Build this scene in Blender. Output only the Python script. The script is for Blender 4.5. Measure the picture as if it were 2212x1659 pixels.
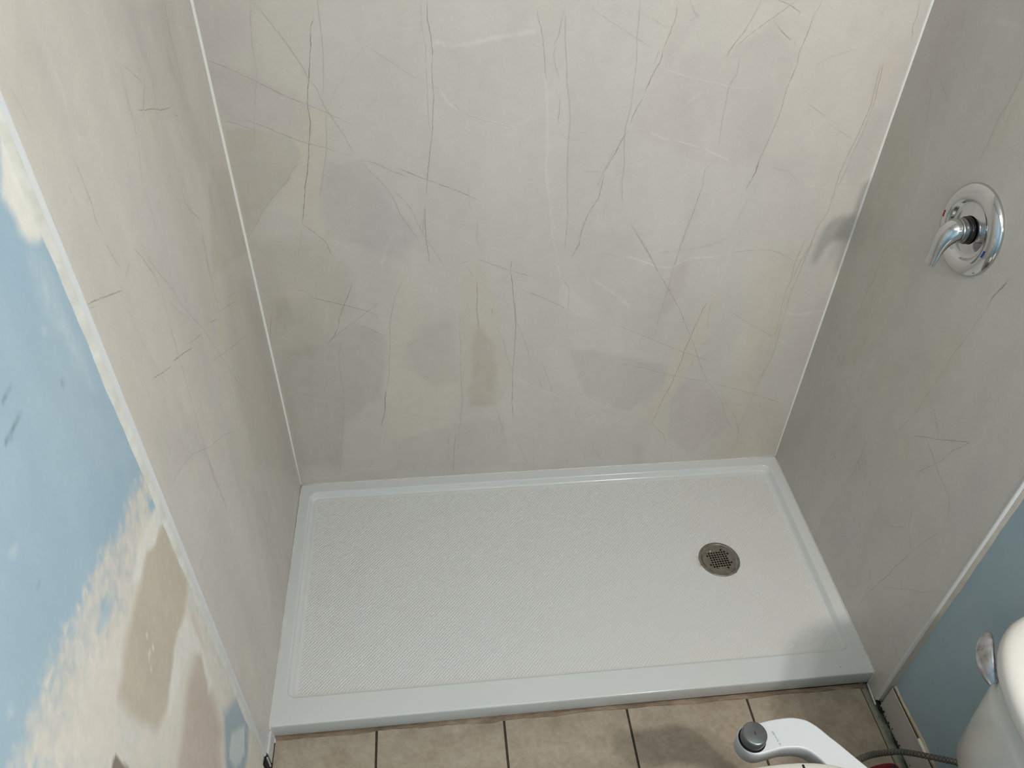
import bpy, bmesh, math, random
import numpy as np
from mathutils import Vector, Matrix
for o in list(bpy.data.objects): bpy.data.objects.remove(o, do_unlink=True)
S = bpy.context.scene; COL = S.collection
PI = math.pi
W = 1.524                    # alcove width; x to the right, y towards the back wall (0), z up

# ------------------------------------------------------------------ camera
cam = bpy.data.objects.new('camera', bpy.data.cameras.new('camera')); COL.objects.link(cam)
cam.data.sensor_fit = 'HORIZONTAL'; cam.data.sensor_width = 36.0
cam.data.lens = 36.0 * 1718.093 / 2212; cam.data.clip_start = 0.02
cam.matrix_world = Matrix([[0.994393, 0.0497823, -0.0932962, 0.4375239], [-0.1028529, 0.6603156, -0.7439116, -1.699719], [0.0245713, 0.7493364, 0.6617335, 1.9471105], [0, 0, 0, 1]])
S.camera = cam
# ------------------------------------------------------------------ light and exposure
S.view_settings.view_transform = 'Standard'; S.view_settings.look = 'None'
S.view_settings.gamma = 1.0; S.view_settings.use_curve_mapping = False
S.view_settings.exposure = 0.0
wd = bpy.data.worlds.new('world'); S.world = wd; wd.use_nodes = True
wd.node_tree.nodes['Background'].inputs[0].default_value = (.8, .9, 1, 1)
wd.node_tree.nodes['Background'].inputs[1].default_value = 0.0
def bulb(x, y, z, power, rad=.035, col=(1, .915, .865)):
    l = bpy.data.lights.new('vanity_bulb', 'POINT'); l.energy = power; l.shadow_soft_size = rad; l.color = col
    o = bpy.data.objects.new('vanity_bulb', l); o.location = (x, y, z); COL.objects.link(o)
bulb(1.37, -1.70, 1.88, 23.0, .04); bulb(1.505, -1.70, 1.88, 43.0, .035)                        # two globes of the light above the sink, by the right wall
def area(loc, size, power, rot, col):
    l = bpy.data.lights.new('ambient_fill', 'AREA'); l.shape = 'RECTANGLE'; l.size, l.size_y = size; l.energy = power; l.color = col
    o = bpy.data.objects.new('ambient_fill', l); o.location = loc; o.rotation_euler = rot; COL.objects.link(o)
area((.76, -1.35, 2.42), (.5, .5), 2.2, (0, 0, 0), (1, .93, .89))                    # unseen soft fill added under the ceiling for ambient light

# ------------------------------------------------------------------ materials
MATS = {}
def lin(c): return tuple((v / 12.92 if v <= .04045 else ((v + .055) / 1.055) ** 2.4) for v in c)
def srgb(r, g, b): return lin((r / 255, g / 255, b / 255)) + (1,)
def mat(name, col, rough=.5, metal=0., spec=.5, coat=0.):
    m = bpy.data.materials.new(name); m.use_nodes = True
    p = m.node_tree.nodes['Principled BSDF']; p.inputs['Base Color'].default_value = col
    p.inputs['Roughness'].default_value = rough; p.inputs['Metallic'].default_value = metal
    p.inputs['Specular IOR Level'].default_value = spec; p.inputs['Coat Weight'].default_value = coat
    MATS[name] = m; return m
class N:                                                                           # tiny node helper
    def __init__(s, m): s.t = m.node_tree; s.p = s.t.nodes['Principled BSDF']; s.m = m
    def n(s, typ, **kw):
        x = s.t.nodes.new(typ)
        for k, v in kw.items():
            if k.startswith('i_'):
                key = k[2:]; x.inputs[int(key) if key.isdigit() else key].default_value = v
            else: setattr(x, k, v)
        return x
    def l(s, a, b): s.t.links.new(a, b)
    def coords(s, scale=(1, 1, 1)):
        tc = s.n('ShaderNodeTexCoord'); mp = s.n('ShaderNodeMapping'); mp.inputs['Scale'].default_value = scale
        s.l(tc.outputs['Object'], mp.inputs['Vector']); return mp.outputs[0]
    def noise(s, scale, detail=4, rough=.5, vec=None, dist=0.):
        x = s.n('ShaderNodeTexNoise'); x.inputs['Scale'].default_value = scale; x.inputs['Detail'].default_value = detail
        x.inputs['Roughness'].default_value = rough; x.inputs['Distortion'].default_value = dist
        s.l(vec if vec is not None else s.coords(), x.inputs['Vector']); return x.outputs[0]
    def ramp(s, fac, stops):
        x = s.n('ShaderNodeValToRGB'); e = x.color_ramp.elements
        while len(e) < len(stops): e.new(.5)
        for i, (p, c) in enumerate(stops): e[i].position = p; e[i].color = c
        s.l(fac, x.inputs[0]); return x.outputs[0]
    def mix(s, fac, a, b, mode='MIX'):
        x = s.n('ShaderNodeMix'); x.data_type = 'RGBA'; x.blend_type = mode
        for i, v in ((0, fac), (6, a), (7, b)):
            if hasattr(v, 'links') or hasattr(v, 'is_linked'): s.l(v, x.inputs[i])
            else: x.inputs[i].default_value = v
        return x.outputs[2]
    def math(s, op, a, b=0., c=0.):
        x = s.n('ShaderNodeMath'); x.operation = op
        for i, v in enumerate((a, b, c)):
            if hasattr(v, 'is_linked'): s.l(v, x.inputs[i])
            else: x.inputs[i].default_value = v
        return x.outputs[0]
    def bump(s, h, strength=.3, dist=.001):
        x = s.n('ShaderNodeBump'); x.inputs['Strength'].default_value = strength; x.inputs['Distance'].default_value = dist
        s.l(h, x.inputs['Height']); s.l(x.outputs[0], s.p.inputs['Normal'])
    def base(s, c): s.l(c, s.p.inputs['Base Color'])

def g(v): return (v, v, v, 1)
# printed marble sheet: colour attribute (large tonal fields of the print) + mottling
m = mat('marble_sheet', (.5, .5, .45, 1), .38, spec=.35); n = N(m)
at = n.n('ShaderNodeVertexColor', layer_name='Col')
v1 = n.coords((1, 1, .35)); a = n.noise(5, 6, .55, v1, .6); b = n.noise(28, 6, .6); c = n.noise(170, 3, .6)
c1 = n.mix(1., at.outputs[0], n.ramp(a, [(.3, (.955, .955, .965, 1)), (.5, g(1.)), (.7, (1.035, 1.033, 1.015, 1))]), 'MULTIPLY')
c1 = n.mix(1., c1, n.ramp(b, [(.25, g(.965)), (.75, g(1.035))]), 'MULTIPLY')
c1 = n.mix(1., c1, n.ramp(c, [(.2, g(.955)), (.8, g(1.045))]), 'MULTIPLY')
n.bump(n.noise(60, 3), .03, .0006)
# veins of the print: R = position across the ribbon, G = strength, B = 1 for pale veins
at = n.n('ShaderNodeVertexColor', layer_name='Vein'); sp = n.n('ShaderNodeSeparateColor'); n.l(at.outputs[0], sp.inputs[0])
ac = n.math('ABSOLUTE', n.math('SUBTRACT', n.math('MULTIPLY', sp.outputs[0], 2.), 1.))
edge = n.math('POWER', n.math('SUBTRACT', 1., n.math('MINIMUM', ac, 1.)), .8)
br = n.ramp(n.noise(45, 5, .7), [(.34, g(.25)), (.52, g(1.))])
al = n.math('MINIMUM', n.math('MULTIPLY', n.math('MULTIPLY', n.math('MULTIPLY', edge, sp.outputs[1]), br), 1.7), 1.)
dk = n.mix(al, (1, 1, 1, 1), (.50, .48, .44, 1)); lt = n.mix(al, (1, 1, 1, 1), (1.19, 1.19, 1.19, 1))
n.base(n.mix(1., c1, n.mix(sp.outputs[2], dk, lt), 'MULTIPLY'))
# painted drywall with joint compound (colour attribute) + brush relief
m = mat('drywall_paint', (.3, .5, .6, 1), .55, spec=.3); n = N(m)
at = n.n('ShaderNodeVertexColor', layer_name='Col')
c1 = n.mix(1., at.outputs[0], n.ramp(n.noise(9, 6, .6, n.coords((1, 1, .5))), [(.3, g(.94)), (.7, g(1.05))]), 'MULTIPLY')
c1 = n.mix(1., c1, n.ramp(n.noise(120, 3, .6), [(.25, g(.975)), (.75, g(1.02))]), 'MULTIPLY')
n.base(c1); n.bump(n.noise(70, 5, .6, n.coords((1, 1, .25))), .12, .001)
m = mat('blue_paint', srgb(150, 182, 198), .5, spec=.4); n = N(m)
n.base(n.mix(n.ramp(n.noise(3.2, 5, .6), [(.35, g(0)), (.7, g(1))]), srgb(156, 190, 206), srgb(150, 175, 186)))
n.bump(n.noise(60, 4), .08, .001)
m = mat('white_ceiling', srgb(214, 214, 208), .8); n = N(m); n.bump(n.noise(150, 3), .1, .001)
# glossy acrylic of the shower pan
m = mat('white_acrylic', srgb(211, 215, 213), .14, spec=.5); n = N(m)
n.base(n.mix(n.ramp(n.noise(2.5, 3), [(.3, g(0)), (.7, g(1))]), srgb(211, 215, 213), srgb(206, 212, 212)))
n.bump(n.noise(5, 2), .03, .002)
m = mat('ribbed_acrylic', srgb(215, 218, 216), .3, spec=.45); n = N(m)
v = n.coords(); sx = n.n('ShaderNodeSeparateXYZ'); n.l(v, sx.inputs[0])
u = n.math('ADD', n.math('MULTIPLY', sx.outputs[0], 1.), n.math('MULTIPLY', sx.outputs[1], -.95))
w = n.math('ADD', n.math('MULTIPLY', sx.outputs[0], 1.), n.math('MULTIPLY', sx.outputs[1], .95))
k = 2 * PI / .0090
h = n.math('ADD', n.math('SINE', n.math('MULTIPLY', u, k)), n.math('MULTIPLY', n.math('SINE', n.math('MULTIPLY', w, k)), .55))
# no relief in the smooth border of the floor
ex = n.math('MULTIPLY', n.math('SUBTRACT', sx.outputs[0], .054), n.math('SUBTRACT', 1.472, sx.outputs[0]))
ey = n.math('MULTIPLY', n.math('SUBTRACT', -.058, sx.outputs[1]), n.math('ADD', .688, sx.outputs[1]))
msk = n.math('MULTIPLY', n.math('GREATER_THAN', ex, 0.), n.math('GREATER_THAN', ey, 0.))
n.bump(n.math('MULTIPLY', h, msk), .62, .0007)
m = mat('caulk', srgb(214, 215, 208), .35, spec=.45); n = N(m)
n.base(n.mix(n.ramp(n.noise(40, 4), [(.3, g(0)), (.75, g(1))]), srgb(214, 215, 209), srgb(196, 195, 186))); n.bump(n.noise(90, 3), .25, .001)
m = mat('white_pvc', srgb(204, 206, 206), .3); n = N(m)
n.base(n.mix(n.ramp(n.noise(14, 4, .6), [(.62, g(0)), (.78, g(1))]), srgb(204, 206, 206), srgb(172, 170, 160))); n.bump(n.noise(20, 2), .1, .001)
# beige ceramic tile, dark grout
m = mat('beige_tile', srgb(170, 156, 136), .42, spec=.4); n = N(m)
oi = n.n('ShaderNodeObjectInfo'); off = n.n('ShaderNodeVectorMath', operation='SCALE'); off.inputs['Scale'].default_value = 7.
cb = n.n('ShaderNodeCombineXYZ'); n.l(oi.outputs['Random'], cb.inputs[0]); n.l(oi.outputs['Random'], cb.inputs[1]); n.l(cb.outputs[0], off.inputs[0])
ad = n.n('ShaderNodeVectorMath', operation='ADD'); n.l(off.outputs[0], ad.inputs[0]); n.l(n.coords(), ad.inputs[1])
t1 = n.noise(16, 6, .6, ad.outputs[0]); t2 = n.noise(75, 5, .65, ad.outputs[0]); t3 = n.noise(300, 3, .6, ad.outputs[0])
c1 = n.ramp(t1, [(.3, srgb(150, 138, 121)), (.5, srgb(164, 153, 136)), (.72, srgb(174, 164, 148))])
c1 = n.mix(1., c1, n.ramp(t2, [(.3, g(.86)), (.6, g(1.05))]), 'MULTIPLY'); c1 = n.mix(1., c1, n.ramp(t3, [(.25, g(.95)), (.7, g(1.03))]), 'MULTIPLY')
n.base(c1); n.bump(t2, .1, .001)
m = mat('dark_grout', srgb(52, 48, 42), .9); n = N(m); n.base(n.mix(n.noise(60, 4), srgb(34, 31, 28), srgb(78, 72, 62)))
m = mat('mouldy_strip', srgb(120, 122, 110), .8); n = N(m)
sx = n.n('ShaderNodeSeparateXYZ'); n.l(n.coords(), sx.inputs[0])
edge = n.n('ShaderNodeMapRange'); n.l(sx.outputs[0], edge.inputs[0]); edge.inputs[1].default_value = 1.500; edge.inputs[2].default_value = 1.526
nz = n.noise(55, 6, .7, n.coords((1, .45, 1)))
f = n.math('ADD', n.math('MULTIPLY', edge.outputs[0], .62), n.math('SUBTRACT', nz, .42))
n.base(n.ramp(f, [(.22, srgb(146, 143, 131)), (.42, srgb(104, 113, 99)), (.62, srgb(52, 66, 52)), (.78, srgb(20, 24, 19))])); n.bump(nz, .4, .002)
m = mat('brown_sealant', srgb(124, 101, 80), .7); n = N(m)
n.base(n.ramp(n.noise(40, 6, .65, n.coords((.35, 1, 1))), [(.3, srgb(92, 76, 60)), (.5, srgb(128, 111, 92)), (.72, srgb(164, 150, 130))])); n.bump(n.noise(80, 4), .5, .002)
m = mat('baseboard_paint', srgb(182, 178, 168), .5); n = N(m)
n.base(n.mix(n.ramp(n.noise(26, 6, .7), [(.6, g(0)), (.8, g(1))]), srgb(182, 178, 170), srgb(140, 132, 112)))
m = mat('shaded_caulk', srgb(168, 162, 150), .5); n = N(m); n.base(n.mix(n.noise(22, 5), srgb(150, 145, 133), srgb(182, 177, 166)))  # dirty right-edge caulk, its grey deepened to stand in for shade
mat('bead_white', srgb(228, 229, 224), .35)
mat('brown_gap', srgb(58, 46, 34), .9); mat('black_gap', srgb(14, 13, 12), .9)
m = mat('old_caulk', srgb(168, 158, 134), .7); n = N(m); n.base(n.mix(n.noise(50, 5), srgb(142, 130, 104), srgb(184, 176, 154)))
mat('chrome', (.60, .61, .62, 1), .06, 1.); mat('soft_chrome', (.46, .47, .48, 1), .22, 1.)
m = mat('worn_chrome', (.56, .57, .6, 1), .26, 1.); n = N(m)
n.base(n.mix(n.ramp(n.noise(60, 5), [(.45, g(0)), (.7, g(1))]), (.6, .61, .65, 1), (.34, .31, .27, 1))); n.bump(n.noise(90, 3), .15, .001)
m = mat('brushed_steel', (.3, .28, .24, 1), .42, .55); n = N(m)
n.base(n.mix(n.ramp(n.noise(70, 5), [(.35, g(0)), (.7, g(1))]), (.25, .235, .20, 1), (.16, .145, .12, 1)))
mat('black_rubber', (.008, .008, .008, 1), .22); mat('drain_dark', srgb(40, 36, 30), .6)
mat('drain_silt', srgb(84, 76, 64), .9)
mat('red_mark', srgb(176, 18, 40), .3); mat('blue_mark', srgb(16, 70, 170), .3)
m = mat('porcelain', srgb(204, 203, 197), .16, spec=.5); n = N(m)
m = mat('seat_plastic', srgb(205, 206, 196), .3)
m = mat('bidet_plastic', srgb(200, 204, 207), .32); n = N(m)
n.base(n.mix(n.ramp(n.noise(70, 4), [(.68, g(0)), (.78, g(1))]), srgb(200, 204, 207), srgb(190, 182, 170)))
m = mat('knob_metal', (.2, .215, .22, 1), .24, .8)
mat('steel_braid', (.22, .20, .17, 1), .5, .5); mat('braid_dark', srgb(62, 56, 46), .7)
mat('red_plastic', srgb(104, 6, 18), .25); mat('dark_red', srgb(30, 4, 10), .3)
mat('print_grey', srgb(120, 130, 142), .5); mat('print_blue', srgb(92, 138, 176), .5)

# ------------------------------------------------------------------ object helpers
def link(name, me, parent=None, m=None, smooth=False):
    o = bpy.data.objects.new(name, me); COL.objects.link(o)
    if m is not None and not me.materials: me.materials.append(MATS[m])
    if parent is not None: o.parent = parent; o.matrix_parent_inverse = Matrix.Identity(4)
    if smooth:
        for p in me.polygons: p.use_smooth = True
    return o
def from_bm(name, bm, parent=None, m=None, smooth=False, bevel=0, seg=2):
    bmesh.ops.recalc_face_normals(bm, faces=bm.faces[:])
    me = bpy.data.meshes.new(name); bm.to_mesh(me); bm.free()
    o = link(name, me, parent, m, smooth)
    if bevel:
        b = o.modifiers.new('bevel', 'BEVEL'); b.width = bevel; b.segments = seg; b.limit_method = 'ANGLE'; b.angle_limit = .6
    return o
def pyd(name, vs, fs, parent=None, m=None, smooth=False):
    me = bpy.data.meshes.new(name); me.from_pydata([tuple(map(float, v)) for v in vs], [], fs); me.update()
    return link(name, me, parent, m, smooth)
def tag(o, label=None, cat=None, kind=None, group=None):
    if label: o['label'] = label
    if cat: o['category'] = cat
    if kind: o['kind'] = kind
    if group: o['group'] = group
    return o
def empty(name, loc=(0, 0, 0)):
    o = bpy.data.objects.new(name, None); o.location = loc; COL.objects.link(o); o.empty_display_size = .05; return o
def box_bm(x0, x1, y0, y1, z0, z1, bm=None):
    bm = bm or bmesh.new()
    v = [bm.verts.new(p) for p in ((x0, y0, z0), (x1, y0, z0), (x1, y1, z0), (x0, y1, z0), (x0, y0, z1), (x1, y0, z1), (x1, y1, z1), (x0, y1, z1))]
    for f in ((0, 3, 2, 1), (4, 5, 6, 7), (0, 1, 5, 4), (1, 2, 6, 5), (2, 3, 7, 6), (3, 0, 4, 7)): bm.faces.new([v[i] for i in f])
    return bm
def loft(loops, cap0=True, cap1=True):
    """rings of equal vertex count -> closed skin"""
    n_ = len(loops[0]); vs = [p for L in loops for p in L]; fs = []
    for i in range(len(loops) - 1):
        for j in range(n_):
            k_ = (j + 1) % n_; fs.append((i * n_ + j, i * n_ + k_, (i + 1) * n_ + k_, (i + 1) * n_ + j))
    if cap0: fs.append(tuple(reversed(range(n_))))
    if cap1: fs.append(tuple(range((len(loops) - 1) * n_, len(loops) * n_)))
    return vs, fs
def sweep(path, prof, closed_prof=True, radii=None):
    """sweep a 2-D profile (list of (a,b)) along a polyline"""
    path = [Vector(p) for p in path]; rings = []; up = None
    for i, p in enumerate(path):
        t = (path[min(i + 1, len(path) - 1)] - path[max(i - 1, 0)]).normalized()
        if up is None: up = Vector((0, 0, 1)) if abs(t.z) < .9 else Vector((0, 1, 0))
        a_ = t.cross(up).normalized(); b_ = a_.cross(t).normalized(); up = b_
        s_ = radii[i] if radii else 1.
        rings.append([p + a_ * (u_ * s_) + b_ * (v_ * s_) for u_, v_ in prof])
    return loft(rings)
def circ(r, k=12): return [(r * math.cos(2 * PI * i / k), r * math.sin(2 * PI * i / k)) for i in range(k)]
def lathe(prof, origin, axis, k=48):
    """profile of (radius, height along axis)"""
    ax = Vector(axis).normalized(); u_ = ax.orthogonal().normalized(); v_ = ax.cross(u_); O = Vector(origin); L = []
    for r_, h_ in prof:
        L.append([O + ax * h_ + (u_ * math.cos(2 * PI * i / k) + v_ * math.sin(2 * PI * i / k)) * max(r_, 1e-5) for i in range(k)])
    return loft(L)
def smooth_path(pts, k=6):
    P_ = [Vector(p) for p in pts]; out = []
    for i in range(len(P_) - 1):
        p0, p1, p2, p3 = P_[max(i - 1, 0)], P_[i], P_[i + 1], P_[min(i + 2, len(P_) - 1)]
        for j in range(k):
            t = j / k
            out.append(.5 * ((2 * p1) + (p2 - p0) * t + (2 * p0 - 5 * p1 + 4 * p2 - p3) * t * t + (3 * p1 - p0 - 3 * p2 + p3) * t ** 3))
    out.append(P_[-1]); return out
# ---- the side sheets are not perfectly plumb
def xl(y, z): return -.0042 * min(max(-y / .767, 0), 1.08) * min(max(1 - z / 1.3, 0), 1)
def xr(y, z):
    t = min(max(-y / .767, 0), 1.08); s_ = min(max(1 - z / 1.2, 0), 1); return W + s_ * (.006 * (1 - t) - .0042 * t)
# ---- numpy value noise + polygon fields
def vnoise(x, y, seed):
    xi = np.floor(x).astype(np.int64); yi = np.floor(y).astype(np.int64); fx = x - xi; fy = y - yi
    fx = fx * fx * (3 - 2 * fx); fy = fy * fy * (3 - 2 * fy)
    def h(a_, b_):
        v_ = (a_ * 374761393 + b_ * 668265263 + seed * 2147483647) & 0xffffffff
        v_ = ((v_ ^ (v_ >> 13)) * 1274126177) & 0xffffffff; return ((v_ ^ (v_ >> 16)) & 0xffff) / 65535.
    return (h(xi, yi) * (1 - fx) + h(xi + 1, yi) * fx) * (1 - fy) + (h(xi, yi + 1) * (1 - fx) + h(xi + 1, yi + 1) * fx) * fy
def fbm(x, y, seed, o_=3):
    s_ = 0; a_ = .5
    for i in range(o_): s_ = s_ + a_ * (vnoise(x * 2 ** i, y * 2 ** i, seed + i) - .5); a_ *= .5
    return s_
def polymask(X, Y, poly, soft):
    """1 inside, 0 outside with a soft edge; X, Y in metres"""
    P_ = np.array(poly, float) / 1000.; d = np.full(X.shape, 1e9); ins = np.zeros(X.shape, bool); k_ = len(P_)
    for i in range(k_):
        a_ = P_[i]; b_ = P_[(i + 1) % k_]; ab = b_ - a_; L = max(ab @ ab, 1e-12)
        t = np.clip(((X - a_[0]) * ab[0] + (Y - a_[1]) * ab[1]) / L, 0, 1)
        d = np.minimum(d, np.hypot(X - a_[0] - t * ab[0], Y - a_[1] - t * ab[1]))
        c_ = ((a_[1] > Y) != (b_[1] > Y)) & (X < (b_[0] - a_[0]) * (Y - a_[1]) / (b_[1] - a_[1] + 1e-15) + a_[0]); ins ^= c_
    sd = np.where(ins, d, -d); return np.clip(.5 + sd / (2 * soft), 0, 1)
def grid_sheet(name, us, vs_, place, cols, parent, m):
    """a sheet of quads carrying the colour attribute Col"""
    nu, nv = len(us), len(vs_); U, V = np.meshgrid(us, vs_); co = place(U, V).reshape(-1, 3)
    idx = np.arange(nu * nv).reshape(nv, nu)
    f = np.stack([idx[:-1, :-1], idx[:-1, 1:], idx[1:, 1:], idx[1:, :-1]], -1).reshape(-1, 4)
    me = bpy.data.meshes.new(name); me.vertices.add(len(co)); me.vertices.foreach_set('co', co.astype(np.float32).ravel())
    me.loops.add(f.size); me.loops.foreach_set('vertex_index', f.ravel().astype(np.int32))
    me.polygons.add(len(f)); me.polygons.foreach_set('loop_start', np.arange(0, f.size, 4, dtype=np.int32))
    me.update(calc_edges=True)
    ca = me.color_attributes.new('Col', 'FLOAT_COLOR', 'POINT')
    ca.data.foreach_set('color', np.concatenate([cols(U, V).reshape(-1, 3), np.ones((nu * nv, 1))], 1).astype(np.float32).ravel())
    return link(name, me, parent, m)

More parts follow.
